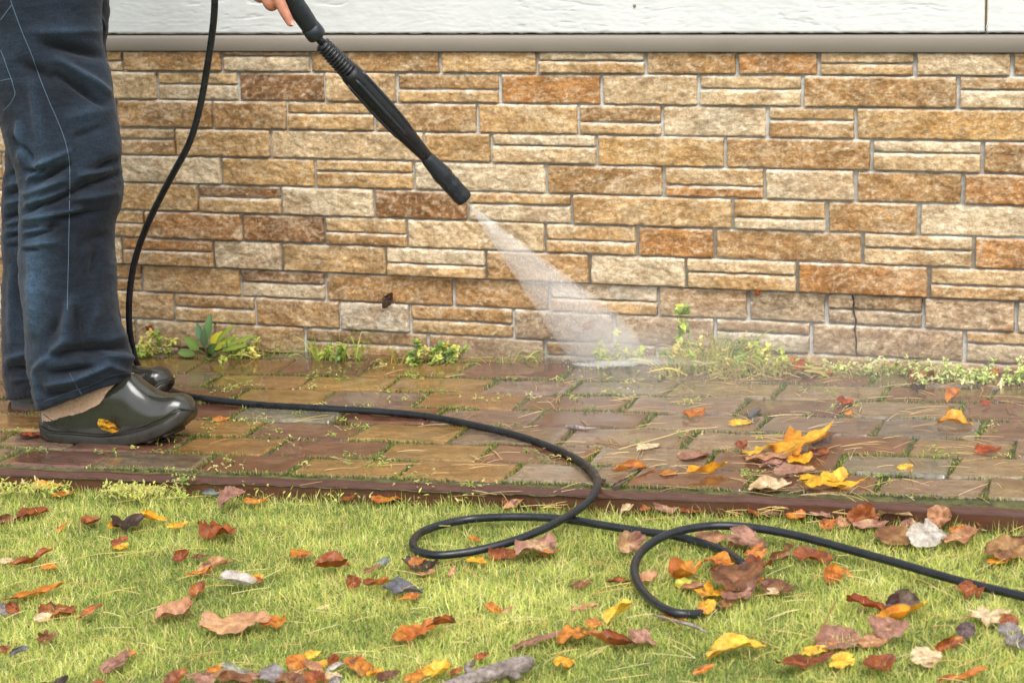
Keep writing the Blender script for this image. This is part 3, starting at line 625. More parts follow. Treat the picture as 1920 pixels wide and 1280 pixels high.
# ---- clogs
def shoe(Yc, top, bot, rim, coll, lin, wmul=1., dx=0, label=None):
    """side profile given in photo pixels on the shoe's middle plane"""
    def prof(pts): a = np.array([W(x, y, Yc)[[0, 2]] for x, y in pts]); return a[np.argsort(a[:, 0])]
    tp, bt, rm = prof(top), prof(bot), prof(rim)
    x0, x1 = bt[0, 0], bt[-1, 0]; Ls = x1 - x0
    def hw(s):                                       # half width along the shoe
        return wmul * np.interp(s, [0, .03, .1, .25, .45, .62, .76, .88, .95, .985, 1], [.004, .020, .031, .036, .0365, .045, .051, .048, .036, .019, .003])
    def loft(S, z0f, z1f, wf, e0=.35, e1=.5, seg=40):
        V = []
        for s in S:
            x = x0 + s * Ls; za, zb_ = z0f(x, s), z1f(x, s); w_ = wf(s); th = np.arange(seg) * 2 * np.pi / seg
            c, sn = np.cos(th), np.sin(th); zc = za + (zb_ - za) * .32
            yy = np.sign(c) * np.abs(c) ** np.where(sn > 0, .75, .45) * w_; ex_ = np.interp(s, [0, .5, .62, 1], [.35, .38, .75, .8]); zz = zc + np.where(sn > 0, (zb_ - zc) * np.abs(sn) ** ex_, -(zc - za) * np.abs(sn) ** e0)
            V.append(np.stack([np.full(seg, x) + 0 * yy, Yc + yy + .06 * (x - x0) * 1, zz], 1))
        V = np.vstack(V); n = len(S); a = np.arange(n * seg).reshape(n, seg); b = np.roll(a, -1, 1)
        return V, np.stack([a[:-1], b[:-1], b[1:], a[1:]], -1).reshape(-1, 4), [[int(i) for i in a[0][::-1]], [int(i) for i in a[-1]]]
    S = np.concatenate([np.linspace(0, .1, 8), np.linspace(.12, .86, 26), np.linspace(.88, 1, 12)])
    zt_ = lambda x, s: np.interp(x, tp[:, 0], tp[:, 1]); zb_ = lambda x, s: np.interp(x, bt[:, 0], bt[:, 1]); zr = lambda x, s: np.interp(x, rm[:, 0], rm[:, 1])
    # upper
    v, q, ng = loft(S, lambda x, s: zb_(x, s) + .006, lambda x, s: max(zt_(x, s), zb_(x, s) + .01), lambda s: hw(s) - .0015)
    P = v * 1.; v = v + nrm(np.array([0, 0, 1.])) * (.0012 * fbm(P * 22, 2, 5))[:, None]
    up = mk('clog', v, q, None, M['clog'], ngons=ng)
    # sole band, wider, with a raised welt at its top
    v, q, ng = loft(S, zb_, lambda x, s: zb_(x, s) + (zr(x, s) - zb_(x, s)) * 1.0, lambda s: hw(s) + .0035, e0=.3)
    sl = mk('sole', v, q, None, M['sole'], ngons=ng)
    wl = []
    for s in S: x = x0 + s * Ls; wl.append((x, Yc - (hw(s) + .0030) + .06 * (x - x0), zr(x, s) - .004))
    wl2 = [(x, 2 * (Yc + .06 * (x - x0)) - y, z) for x, y, z in wl]
    ring = np.array(wl + wl2[::-1] + wl[:1])
    we = mk('welt', *tube(ring, .0020, 8, cap=False)[:2], None, M['sole'])
    # tread lugs
    mb = MB()
    for k in range(9):
        s = .05 + k * .1; x = x0 + s * Ls; z = zb_(x, s); w_ = hw(s) * .85; yc = Yc + .06 * (x - x0); mb.box((x - .008, yc - w_, z - .003), (x + .008, yc + w_, z + .004))
    tr_ = mb.build('tread', M['sole'], smooth=False)
    # heel panel ridges
    parts = [up, sl, we, tr_]
    if lin is not None:
        lo, hi = prof(coll), prof(lin)
        Sx = np.linspace((lo[0, 0] - x0) / Ls, (lo[-1, 0] - x0) / Ls, 26)
        v, q, ng = loft(Sx, lambda x, s: np.interp(x, lo[:, 0], lo[:, 1]) - .018, lambda x, s: np.interp(x, hi[:, 0], hi[:, 1]), lambda s: hw(s) * (.97 - .5 * np.clip((s - .42) / .16, 0, 1) ** 2), e0=.6)
        v = v + .0016 * fbm(v * 170, 3, 4)[:, None]
        parts.append(mk('fleece_lining', v, q, None, M['fleece'], ngons=ng))
    return parts
ntop = [(78,786),(82,759),(105,757),(131,752),(164,741),(190,728),(218,711),(237,702),(244,704),(263,722),(285,738),(309,743),(328,742),(341,748),(350,758),(356,772)]
nbot = [(77,798),(84,812),(100,821),(140,827),(190,831),(230,834),(263,830),(297,821),(325,808),(344,793),(356,776)]
nrim = [(77,790),(90,796),(110,801),(150,803),(200,808),(220,806),(251,797),(288,786),(320,772),(341,758),(356,768)]
ncol = [(88,776),(110,774),(131,768),(164,761),(190,748),(218,729),(240,718)]
nlin = [(88,756),(110,752),(131,744),(166,730),(197,714),(223,704),(240,702)]
sp_ = shoe(-.80, ntop, nbot, nrim, ncol, nlin)
ftop = [(21,748),(26,735),(60,725),(110,705),(160,690),(205,680),(238,690),(262,692),(285,690),(300,696),(308,704),(313,716)]
fbot = [(21,760),(28,770),(60,777),(120,778),(180,775),(225,766),(262,755),(292,742),(306,730),(313,719)]
frim = [(21,752),(50,762),(100,764),(160,756),(210,745),(250,736),(285,728),(303,714),(313,712)]
sp2 = shoe(-.53, ftop, fbot, frim, None, None)
for parts in (sp_, sp2):
    for p in parts[:1]: adopt(p, person)
    for p in parts[1:]: p.parent = parts[0]
# raised lines on the near clog's heel panel and instep
def line_on(obj, pts, r, name, m, par):
    dg = bpy.context.evaluated_depsgraph_get(); dg.update()
    me = obj.data; b = BVHTree.FromPolygons([tuple(v.co) for v in me.vertices], [tuple(p.vertices) for p in me.polygons]); out = []
    for x, y in spline(np.array([[a, c, 0] for a, c in pts]), 6)[:, :2]:
        dr = nrm(ray(x, y)); h = b.ray_cast(Vector(CAM), Vector(dr))
        if h[0]: out.append(np.array(h[0]) - dr * r * .4)
    if len(out) > 3: t = mk(name, *tube(out, r, 6)[:2], None, m); t.parent = par
line_on(sp_[0], [(82,776),(95,786),(112,797),(130,805),(145,808)], .0013, 'heel_ridge', M['sole'], sp_[0])
line_on(sp_[0], [(80,787),(92,796),(110,803),(130,807)], .0011, 'heel_ridge', M['sole'], sp_[0])

# ============================================================ SPRAY LANCE
lance = empty('spray_lance', tuple(W(567, 41, -.75)))
tag(lance, 'black pressure washer lance held by the hand, pointing down at the foot of the wall', 'spray lance')
def YL(px, py): t = ((px - 520) * .647 + (py + 40) * .763) / 541; return -.78 + .36 * t
def LP(px, py): return W(px, py, YL(px, py))
def lathe(pts, name, m, seg=28, parent=lance, flat=None):
    P = np.array([LP(x, y) for x, y, _ in pts]); R = np.array([w_ / 2 / pxm(p) for p, (_, _, w_) in zip(P, pts)])
    V, q, ng = tube(P, R, seg); o = mk(name, V, q, None, m, ngons=ng); adopt(o, parent); return o
def along(a, b, prof): return [(a[0] + (b[0] - a[0]) * t, a[1] + (b[1] - a[1]) * t, w_) for t, w_ in prof]
A_, B_ = (599, 78), (870, 372)
lathe(along((505, -62), (585, 55), [(-.02, 24), (0, 32), (.1, 36), (.5, 38), (.75, 37), (.9, 35), (.97, 34), (1, 27)]), 'handle', M['plastic2'])
lathe(along((581, 50), (596, 70), [(-.05, 28), (0, 36), (.5, 38), (.85, 37), (.95, 34), (1, 20)]), 'locking_collar', M['plastic2'])
lathe(along((592, 66), (612, 90), [(0, 15), (1, 15)]), 'neck', M['plastic'])
pr = []                                              # ribbed section
for k in range(11):
    t = k / 11; w0 = 30 + 8 * t
    pr += [(t, w0 - 9), (t + .030, w0 - 9), (t + .034, w0 + 1), (t + .062, w0 + 1), (t + .066, w0 - 9)]
pr += [(1, 32)]
lathe(along((603, 82), (657, 137), pr), 'ribbed_grip', M['plastic'])
bd = lathe(along((654, 134), (802, 297), [(-.01, 30), (.0, 38), (.04, 42), (.15, 43), (.4, 43), (.55, 41), (.7, 36), (.85, 29), (.95, 25), (1, 24)]), 'barrel', M['plastic'])
# long raised ribs on the barrel
for off in (-1.0, .05, 1.05):
    mb = MB(); pts = []
    for t in np.linspace(.06, .72, 14):
        x, y = 654 + 148 * t, 134 + 163 * t; P = LP(x, y); hw_ = np.interp(t, [0, .4, .55, .72], [21, 21.5, 20, 17]) / pxm(P)
        ax = nrm(LP(802, 297) - LP(654, 134)); cd = nrm(CAM - P); s_ = nrm(np.cross(ax, cd)); f_ = nrm(np.cross(s_, ax)) 
        if f_.dot(cd) < 0: f_ = -f_
        pts.append(P + (s_ * math.sin(off) + f_ * math.cos(off)) * hw_)
    mb.tube(pts, [.0018] + [.0042] * 12 + [.0016], 8); adopt(mb.build('barrel_rib', M['plastic2']), lance)
lathe(along((799, 294), (870, 373), [(-.02, 22), (0, 25), (.08, 28), (.3, 33), (.42, 37), (.46, 37), (.5, 34.5), (.62, 34), (.64, 35.5), (.70, 35.5), (.72, 34), (.86, 34), (.88, 35), (.94, 35), (.96, 34), (1, 33)]), 'nozzle_head', M['plastic2'])
lathe(along((868, 371), (872.5, 376), [(0, 12), (.6, 12), (1, 9)]), 'nozzle_tip', M['plastic'], 16)
# the gun body with its trigger, above the frame: the hose leaves the bottom of the grip
gb = [(LP(512, -52), .022), (LP(470, -120), .026), (LP(440, -170), .024)]; V, F = capsules([gb, [(LP(446, -160), .022), (LP(420, -150) + np.array([-.03, .03, -.03]), .019), (W(405, -60, -.70), .016)]])
V, Q, _ = remesh(V, F, .005); adopt(mk('gun_body', V, Q, None, M['plastic2']), lance)
mb = MB(); mb.tube([LP(462, -110), LP(452, -84), LP(440, -72)], .005, 8); adopt(mb.build('trigger', M['plastic']), lance)
# water drops clinging to the lance
rd = random.Random(3); mb = MB()
def ico(c, r, st=None):
    t = (1 + 5 ** .5) / 2; V = np.array([(-1, t, 0), (1, t, 0), (-1, -t, 0), (1, -t, 0), (0, -1, t), (0, 1, t), (0, -1, -t), (0, 1, -t), (t, 0, -1), (t, 0, 1), (-t, 0, -1), (-t, 0, 1)]) / 1.902
    F = [(0, 11, 5), (0, 5, 1), (0, 1, 7), (0, 7, 10), (0, 10, 11), (1, 5, 9), (5, 11, 4), (11, 10, 2), (10, 7, 6), (7, 1, 8), (3, 9, 4), (3, 4, 2), (3, 2, 6), (3, 6, 8), (3, 8, 9), (4, 9, 5), (2, 4, 11), (6, 2, 10), (8, 6, 7), (9, 8, 1)]
    V = V * r
    if st is not None: V = V + np.outer(V @ nrm(st) , nrm(st)) * np.linalg.norm(st)
    return V + c, F
M['water'] = mat('water_drop', (.9, .93, .95), .03, spec=.8); M['water'].node_tree.nodes['Principled BSDF'].inputs['Transmission Weight'].default_value = 1; M['water'].node_tree.nodes['Principled BSDF'].inputs['IOR'].default_value = 1.33
for k in range(70):
    t = rd.random(); x, y = (560 + 312 * t, 30 + 345 * t); P = LP(x, y); ax = nrm(LP(802, 297) - LP(654, 134)); cd = nrm(CAM - P); s_ = nrm(np.cross(ax, cd)); f_ = nrm(np.cross(s_, ax)); f_ = f_ if f_.dot(cd) > 0 else -f_
    an = rd.uniform(-1.2, 1.2); rr_ = np.interp(y, [30, 70, 90, 137, 200, 290, 300, 330, 372], [18, 18, 15, 19, 21.5, 13, 14, 18, 17]) / pxm(P)
    v, f = ico(P + (s_ * math.sin(an) + f_ * math.cos(an)) * rr_, rd.uniform(.0006, .0016)); mb.add(v, t=f)
o = mb.build('water_drops', M['water']); o['kind'] = 'stuff'; adopt(o, lance)

# ============================================================ HOSE
hp = [W(405, -62, -.70), W(403, -20, -.69), W(402, 20, -.68), W(398, 62, -.665), W(388, 130, -.64), W(374, 205, -.62), W(355, 268, -.60), W(325, 325, -.575), W(297, 378, -.55), W(272, 432, -.53), W(254, 485, -.505), W(244, 540, -.485), W(242, 600, -.46), W(248, 650, -.43), W(262, 692, -.405)]
RH = .0076
gp = [(290,716,0),(320,731,0),(352,741,0),(400,748,0),(480,757,0),(560,762,0),(640,766,0),(720,771,0),(800,779,0),(880,794,0),(950,810,0),(1000,825,0),(1055,846,0),(1095,868,.002),(1116,888,.006),(1120,910,.010),(1106,936,.002),(1078,958,-.006),(1030,985,-.008),(970,1010,-.014),(910,1027,-.018),(860,1036,-.020),(815,1039,-.020),(782,1031,-.020),(774,1016,-.020),(788,998,-.022),(825,983,-.024),(880,972,-.025),(940,968,-.021),(1000,968,-.021),(1060,972,-.021),(1130,983,-.021),(1200,994,-.025),(1265,1003,-.021),(1320,1018,-.024),(1365,1036,-.022),(1393,1056,-.022),(1408,1080,-.050),(1398,1110,-.056),(1362,1135,-.050),(1310,1149,-.030),(1262,1146,-.021),(1222,1124,-.022),(1196,1092,-.018),(1190,1060,-.012),(1206,1030,-.006),(1242,1005,.000),(1290,990,.0),(1350,984,-.004),(1420,989,-.008),(1500,1004,-.012),(1600,1031,-.016),(1700,1059,-.018),(1800,1088,-.020),(1900,1112,-.022),(2020,1140,-.022),(2200,1180,-.022),(2500,1240,-.022)]
gp3 = [G(x, y + 1, off + RH) for x, y, off in gp]
HP = spline(np.array(hp + gp3), 7); V, q, ng = tube(HP, RH, 16)
hose = mk('pressure_hose', V, q, None, M['hose'], ngons=ng)
tag(hose, 'long black rubber hose hanging beside the person and looping over path and lawn', 'hose')

# x0,y0,x1,y1 = the two ends of the leaf in the photograph, height it shows | colour | form | what singles it out | stem tip
LEAVES = """
-8,978,33,967,12|brn|s|cut by the left picture edge, below the edging
33,964,88,958,16|rust|c|beside the cut brown leaf at the left edge, below the edging
108,996,124,978,8|org|n|upright and tiny, right of the rust leaf near the left edge
156,978,187,970,11|rust|f|left of the dark leaf with a yellow end
205,988,222,975,16|gold|f|forming the bright left end of the dark leaf
216,984,266,972,20|dk|c|with a bright yellow leaf at its left end, upper left lawn
253,962,311,972,14|gold|s|just above and right of the very dark leaf, upper left lawn
316,986,352,980,10|gold|n|lying left of the crumpled rust leaf, upper left lawn
375,980,436,1000,20|rust|c|at the right end of the upper left lawn row
211,1024,236,1004,18|rust|f|hanging below the very dark leaf
214,1026,240,1020,10|gold|o|small, directly below the hanging rust leaf
-6,1050,28,1051,10|cream|o|pale and flat at the left edge, left of the serrated rust one
25,1054,89,1033,14|rust|s|long and serrated, running up to the right near the left edge
77,1060,109,1060,13|org|o|small, below the long serrated rust leaf at left
14,1118,112,1095,11|org|n|very long and thin at the left, halfway down the lawn
-10,1135,18,1146,22|grey|c|at the left edge, halfway down the lawn
12,1132,35,1146,22|rust|c|touching the grey leaf at the left edge
75,1134,138,1150,26|rust|c|with a pale underside flap, second from left edge, lower lawn
66,1160,93,1153,18|cream|o|tucked under the crumpled rust leaf at lower left
149,1158,190,1132,8|red|n|small diagonal, right of the crumpled rust leaf at lower left
325,1048,352,1033,20|rust|f|standing, above the pale curled pair left of centre
355,1044,390,1040,10|brn|o|broken bits right of the standing rust leaf
355,1074,400,1062,12|org|n|long, at the lower left end of the pale orange-tan leaf
378,1064,436,1048,14|pale|s|curled, above the white curled leaf left of centre
405,1080,480,1086,17|white|f|boat-shaped and spotted, left of centre on the lawn|379,1080
474,1086,492,1080,14|gold|o|small, at the right tip of the white boat-shaped leaf
362,1116,378,1088,26|rust|f|standing upright between the white leaf and the long tan one
296,1152,362,1126,24|pale|f|leaning against the upright rust leaf
382,1170,500,1164,30|pale|c|large and long, spotted, lower left lawn
488,1160,533,1168,24|org|c|joined to the right end of the large long tan leaf
72,1196,101,1188,24|brn|f|small, alone at the lower left of the lawn
-6,1219,18,1213,14|rust|c|cut by the left edge near the bottom
20,1230,53,1213,12|slate|s|dark curl near the bottom left corner
190,1255,240,1226,26|pink|o|pale, alone near the bottom left|233,1205
228,1230,252,1222,12|org|f|at the top end of the lone pinkish leaf, bottom left
80,1286,122,1273,14|dk|c|at the bottom edge near the left corner
172,1288,194,1276,12|rust|f|at the bottom edge, right of the dark crumpled one
312,1282,346,1254,26|rust|f|pointed, left end of the bottom-edge leaf heap
352,1272,420,1268,18|pink|c|in the bottom-edge heap beside the pointed rust leaf
404,1262,470,1276,16|brn|o|in the bottom-edge heap under the grey curled leaf
416,1245,467,1260,26|grey|s|arching over the bottom-edge heap at left
62,906,118,910,12|gold|n|pale tipped, on the moss at the far left edging
101,930,135,920,13|org|o|below the golden leaf by the far left edging
259,926,287,920,12|rust|o|in the yellow moss by the edging, below the front clog
377,922,422,928,12|slate|s|very dark, against the edging left of the pale standing leaf
413,942,456,920,24|pink|f|pale and standing against the edging, left of centre
420,916,455,922,12|red|o|hidden behind the pale standing leaf at the edging
458,938,503,938,10|org|n|flat, right of the pale standing leaf at the edging
545,1034,583,1040,17|org|c|serrated, left of the larger rust leaf, middle left lawn
592,1050,654,1046,22|rust|f|broad and serrated, middle left of the lawn
478,1086,491,1086,10|red|o|tiny, right of the gold leaf at the white one's tip
652,1097,674,1082,28|rust|f|triangular and standing up, left of the slate-grey leaf
680,1072,711,1058,10|brn|n|thin, ending at the small slate-grey scrap
710,1054,730,1048,12|slate|c|small scrap right of the thin brown leaf
682,1092,745,1084,11|rust|s|long, resting on the slate-grey leaf
720,1092,790,1102,22|slate|f|broad, in the middle of the lawn, left of the big hose loop
748,1120,788,1114,11|org|n|under the slate-grey leaf
755,1050,820,1058,26|dk|c|under the left end of the big hose loop
770,1066,798,1046,15|org|f|bright, on the dark leaf under the big hose loop
782,1074,815,1070,9|pale|o|lowest of the three leaves under the loop's left end
842,1078,852,1062,12|pale|n|small upright blade below the big hose loop
876,1046,913,1054,10|gold|o|half hidden under the lower strand of the big loop
918,1040,970,1036,19|rust|c|below the lower hose strand, left of the pinkish leaf
966,1036,978,1022,16|gold|o|between the rust and the pinkish leaf below the hose
972,1027,1040,1010,32|pink|c|below the hose crossing, large and puckered
1010,1040,1050,1030,10|org|n|under the right end of the puckered pinkish leaf
909,1132,938,1145,17|org|f|small, alone in the middle of the lawn, with a pale partner
941,1146,962,1137,9|pale|n|right partner of the small folded orange leaf
740,1190,812,1172,22|org|c|purple-edged, lower middle of the lawn
800,1168,854,1158,13|rust|s|reaching up right from the purple-edged orange leaf
890,1232,915,1223,11|red|o|small and plain, above the driftwood
539,1230,576,1252,25|org|c|very bright, at the top of the bottom leaf heap
573,1232,605,1220,13|yel|f|top right of the very bright crumpled orange leaf
486,1255,533,1268,32|grey|c|large, left part of the bottom leaf heap
570,1238,606,1258,15|pale|o|between yellow and rust leaves of the bottom heap
570,1264,612,1276,26|rust|c|at the bottom edge in the middle of the heap
618,1243,633,1228,20|rust|f|upright point right of the bright yellow leaf in the heap
615,1256,652,1240,13|white|s|in the heap, left of the rust leaf at its right end
650,1240,697,1255,20|org|c|at the right end of the bottom leaf heap
609,1265,640,1266,12|cream|o|small, below the whitish curled leaf in the heap
516,1272,570,1278,20|brn|c|at the bottom edge under the bright orange leaf
620,1278,642,1272,16|grey|o|bottom edge, right of the rust crumpled leaf
710,1272,748,1258,17|brn|f|at the bottom edge, left of the orange pair by the driftwood
760,1272,800,1260,15|org|c|bottom edge, touching the left end of the driftwood
798,1258,843,1243,18|yel|f|above the left end of the driftwood
1047,920,1086,934,14|pale|c|pale against the edging under the hose bend
1106,942,1128,928,13|org|s|right beside the hose where it leaves the edging
945,954,982,934,12|pale|n|below the round yellow bud-like leaf
971,926,992,920,20|yel|r|small, like a bud on the edging left of the hose
940,938,968,938,12|rust|c|by the edging left of the yellow bud-like leaf
1165,958,1187,946,15|cream|f|by the edging right of the hose crossing
1230,955,1270,946,25|pink|r|standing on edge by the edging right of the cream one
1280,956,1333,944,23|rust|r|broad, leaning on the edging, centre right
1331,950,1367,948,15|red|s|right of the broad rust leaf on the edging
1161,1022,1210,1008,40|pink|f|triangular and standing at the hose between the two loops
1306,1000,1356,1012,22|pale|o|behind the top strand of the small hose ring
1278,1005,1306,1016,15|rust|o|at the hose strand crossing the small ring
1368,992,1430,1025,42|pink|r|large and smooth, under the top strand of the small ring
1396,1040,1430,1020,13|org|n|under the lower rim of the large smooth pinkish leaf
1324,1042,1373,1052,20|org|c|inside the ring, under the inner hose strand
1258,1074,1314,1055,24|org|f|inside the small ring, upper middle
1197,1090,1232,1072,19|pale|f|inside the small ring, touching its left side
1137,1085,1182,1086,10|rust|s|just outside the left side of the small ring
1269,1088,1303,1095,19|lime|r|inside the small ring
1277,1100,1325,1094,13|pale|s|joining lime and golden leaves inside the ring
1314,1108,1367,1100,30|gold|m|small, inside the ring left of the large crumpled one
1311,1145,1340,1128,28|gold|o|at the hose end of the ring's lower side
1356,1122,1407,1106,22|pink|c|under the large crumpled brown leaf by the ring
1342,1092,1424,1066,44|brn|c|largest of the heap, covering the right side of the small ring|1443,1036
1380,1080,1428,1090,30|org|c|in the heap covering the ring's right side
1432,1090,1487,1103,26|brn|o|right of the heap that covers the small ring
1437,1104,1459,1110,14|cream|o|small, under the brown oval right of the ring
1135,1162,1183,1130,18|yel|f|bright and alone below the left side of the small ring
1047,1195,1110,1182,21|org|c|in the row of joined leaves below the bright yellow one
1098,1168,1128,1166,17|org|o|sticking up from the joined row below the yellow one
963,1212,1064,1184,9|pink|n|long, left end of the joined row of leaves
1106,1185,1190,1203,17|rust|s|long, middle of the joined row of leaves
1183,1178,1226,1208,34|pink|c|right end of the joined row of leaves
1331,1216,1432,1204,30|yel|f|big and clean, lower right of the small ring|1440,1199
1041,1244,1075,1235,17|gold|c|near the bottom, right of the driftwood
1240,1150,1283,1160,10|org|s|touching the underside of the small ring
1070,1100,1114,1088,10|brn|n|in open grass left of the small ring, upper
1072,1140,1120,1134,8|pale|n|in open grass left of the small ring, lower
1428,948,1474,956,30|pink|r|pale, leaning on the edging right of centre
1504,951,1557,965,22|pink|s|at the edging left of the big rust leaf
1591,970,1650,958,42|rust|f|biggest standing on the edging at right
1538,988,1568,976,20|org|c|left of the pale leaf beside the big rust one
1568,978,1595,976,24|pale|c|touching the lower left of the big rust one
1602,984,1663,979,17|pink|n|lying right below the big standing rust leaf
1656,947,1743,954,44|cream|m|yellowish, leaning on the edging at right
1645,948,1678,954,18|white|o|greenish, between the big rust leaf and the maple leaf
1743,962,1780,972,44|pale|c|standing right of the cream maple leaf
1646,1002,1723,1004,36|brn|r|large, smooth and greyish, under the whitish crumpled one
1705,995,1768,1002,54|white|c|brightest in the picture, beside the large smooth brown one
1768,1012,1834,990,26|pale|c|right of the bright whitish crumpled leaf
1830,982,1853,975,11|rust|n|small, above right of the whitish crumpled leaf
1850,1040,1930,1012,38|brn|o|large with a dark stem, cut by the right edge|1918,985
1853,1052,1895,1047,13|gold|n|showing under the large brown leaf at the right edge
1444,1046,1496,1034,18|brn|s|above the hose-ring heap, left end of the curled pair
1493,1034,1557,1046,17|rust|c|right end of the curled pair below the long hose
1470,1030,1487,1020,13|brn|f|small, just above the curled pair below the long hose
1535,1026,1552,1024,12|yel|o|tiny, directly under the long hose
1549,1086,1577,1060,34|org|f|standing, right of the brown oval by the ring
1578,1066,1600,1083,10|org|n|diagonal, right of the standing orange one
1663,1130,1723,1122,46|plum|f|pointed and standing below the long hose
1597,1117,1661,1139,17|red|s|left of the pointed dark purple one
1639,1156,1740,1133,15|gold|s|forming a curved rim below the dark purple one
1533,1196,1617,1190,40|pink|r|broad with an upright stem, lower right|1570,1122
1633,1174,1698,1180,40|pink|c|right neighbour of the broad one with upright stem
1610,1204,1664,1196,22|pale|o|under the crumpled pinkish leaf, lower right
1798,1110,1844,1100,32|rust|c|just below the long hose near the right edge|1785,1105
1825,1157,1889,1147,46|cream|m|small, near the right edge below the hose|1802,1162
1875,1172,1908,1160,32|rust|o|behind the grey leaf at the right edge
1872,1180,1912,1178,24|grey|o|right of the cream maple leaf, near the right edge
1886,1205,1925,1192,28|grey|c|lilac tinted, cut by the right edge
1797,1190,1825,1172,32|plum|r|standing between rust leaf and cream maple leaf
1752,1214,1808,1198,28|rust|s|left of the standing round purple one
1711,1235,1763,1227,38|cream|r|clean and plain, near the lower right corner
1505,1222,1552,1216,15|yel|o|above the long orange-brown one, bottom right
1455,1240,1557,1232,19|rust|n|long, near the bottom below the yellow oval one
1558,1240,1601,1232,20|yel|c|pale, right end of the long rust leaf at bottom
1622,1246,1680,1234,26|rust|c|near the bottom, left of the clean cream one
1757,1272,1850,1256,14|org|n|arched at the bottom near the lower right corner
1555,1206,1583,1215,10|org|o|just under the broad leaf with an upright stem
1300,1262,1338,1246,12|org|n|blurred at the bottom, below the big yellow one
1365,1022,1392,1012,12|pale|n|thin, behind the inner strand near the big smooth one
1404,960,1440,952,13|rust|c|low against the edging below the pale round pinkish one
1475,968,1508,960,12|org|c|between the pink standing leaf and the pale one on the edging
1560,962,1590,950,14|brn|f|tucked behind the orange leaf left of the big rust one
1790,972,1822,960,16|pale|f|on the edging near the right end of the litter row
1780,1000,1812,984,18|org|c|crossing the pale crumpled one right of the bright white leaf
1690,985,1716,975,16|pink|f|squeezed between maple leaf and bright white crumpled leaf
1860,975,1890,962,12|rust|s|last of the litter row before the right edge
1330,1072,1362,1060,14|rust|s|in the ring, above the small golden maple leaf
1400,1066,1446,1050,20|rust|f|folded over the top of the ring's leaf heap
1412,1048,1436,1030,16|org|n|upright in the ring's leaf heap beside its stem
1350,1135,1376,1126,12|brn|c|below the ring's leaf heap, right of the golden oval
540,1268,566,1258,14|pale|c|between grey and orange leaves of the bottom heap
588,1248,612,1240,14|gold|o|small, in the middle of the bottom heap
460,1272,490,1262,16|pink|o|left of the large grey leaf in the bottom heap
390,1258,420,1250,12|org|o|peeping above the left part of the bottom heap
690,1262,716,1254,12|gold|f|right of the bottom heap's last orange leaf
845,1262,868,1252,12|rust|c|between the yellow leaf and the driftwood
1200,955,1228,946,12|rust|n|between the cream and the round pink leaf at the edging
1020,938,1046,930,10|red|c|against the edging, left of the pale crumpled one
700,940,760,930,11|org|n|long and flat, at the edging above the open lawn
640,936,665,930,8|rust|o|small, at the edging left of the long flat orange one
595,1140,618,1134,8|straw|n|faint in the grass below the triangular rust one
880,1005,900,1012,9|org|o|small, inside the big hose loop
"""
PLEAVES = """
1280,776,1320,768,13|org|c|lying alone on the path above the small yellow one
1367,793,1408,790,12|yel|o|small, on the path upper left of the maple heap
1379,835,1401,830,18|rust|c|left of the maple leaf heap
1455,845,1548,800,66|gold|m|large and standing, top of the heap on the path
1400,848,1475,836,20|yel|m|flat, left part of the heap on the path
1400,860,1480,846,16|pale|o|under the flat yellow maple leaf of the heap
1518,830,1568,812,24|plum|c|right side of the maple leaf heap
1512,850,1558,843,20|rust|s|under the dark purple one at the heap's right
1452,882,1527,876,15|pink|o|between the two groups of maple leaves
1508,902,1628,900,32|gold|m|wide and flat, lower one near the edging
1407,910,1480,900,24|cream|o|left of the wide flat maple leaf near the edging
1570,752,1600,748,17|red|c|on the wet paving below the straw clump
1584,775,1602,772,9|org|n|tiny, below the reddish crumpled one on the paving
1762,777,1817,786,18|gold|f|alone on the path at the right
1828,844,1875,838,18|red|o|dull, on the path near the right edge
1683,876,1712,872,10|yel|n|short and bright, on the grey paver
1774,750,1802,730,16|org|f|on the path below the weed mounds at right
1838,757,1858,752,12|red|o|small, near the right edge under the weed mounds
1152,874,1227,870,12|org|s|long and flat, on the path right of the hose bend
1238,886,1270,884,9|org|o|small, between the long flat one and the golden one
1275,857,1330,848,15|pink|r|pale, above the golden curled one near the edging
1290,882,1365,868,13|gold|s|with a long tip, above the edging at centre right
1148,912,1178,898,13|dk|s|on the edging just right of the hose bend
1196,843,1235,833,11|cream|o|thin and small, right of the hose bend
400,787,430,782,9|org|n|small, right of the front clog toe
40,813,85,814,9|red|o|pale reddish, sticking out left of the front clog heel
1489,672,1556,700,22|red|o|long, leaning at the wall foot right of the clump
1707,708,1758,697,17|rust|f|among the weeds at the wall, right
1710,730,1735,724,15|dk|c|small, below the rust leaf among the weeds
1827,680,1877,662,12|org|n|tilted, on top of the weed mound at right
1857,700,1872,688,13|org|o|small, under the tilted narrow one in the mound
1478,862,1520,852,18|gold|c|tucked under the large standing maple leaf
1540,895,1592,886,18|yel|f|behind the wide flat maple leaf near the edging
1425,872,1466,864,12|pink|s|under the left side of the maple leaf heap
1115,905,1135,898,9|dk|o|half under the hose at the edging
"""
SPRAY_D = 3.3
MIST = [(1110, 684, -.17, .05, .012, .004, 45.), (1155, 681, -.15, .055, .018, .005, 40.), (1205, 677, -.13, .06, .02, .006, 22.), (1260, 676, -.12, .10, .03, .008, 8.), (1140, 645, -.05, .085, .05, .05, 1.2), (1185, 655, -.07, .11, .07, .045, .9), (1235, 662, -.10, .20, .11, .06, .5), (1350, 685, -.20, .38, .24, .10, .2), (1480, 720, -.35, .80, .45, .16, .15)]
M['straw'] = mat('straw_twig', (.55, .40, .18), .6); M['darkbark'] = mat('dark_bark', (.10, .10, .10), .7, bump=(120, .8, .003))

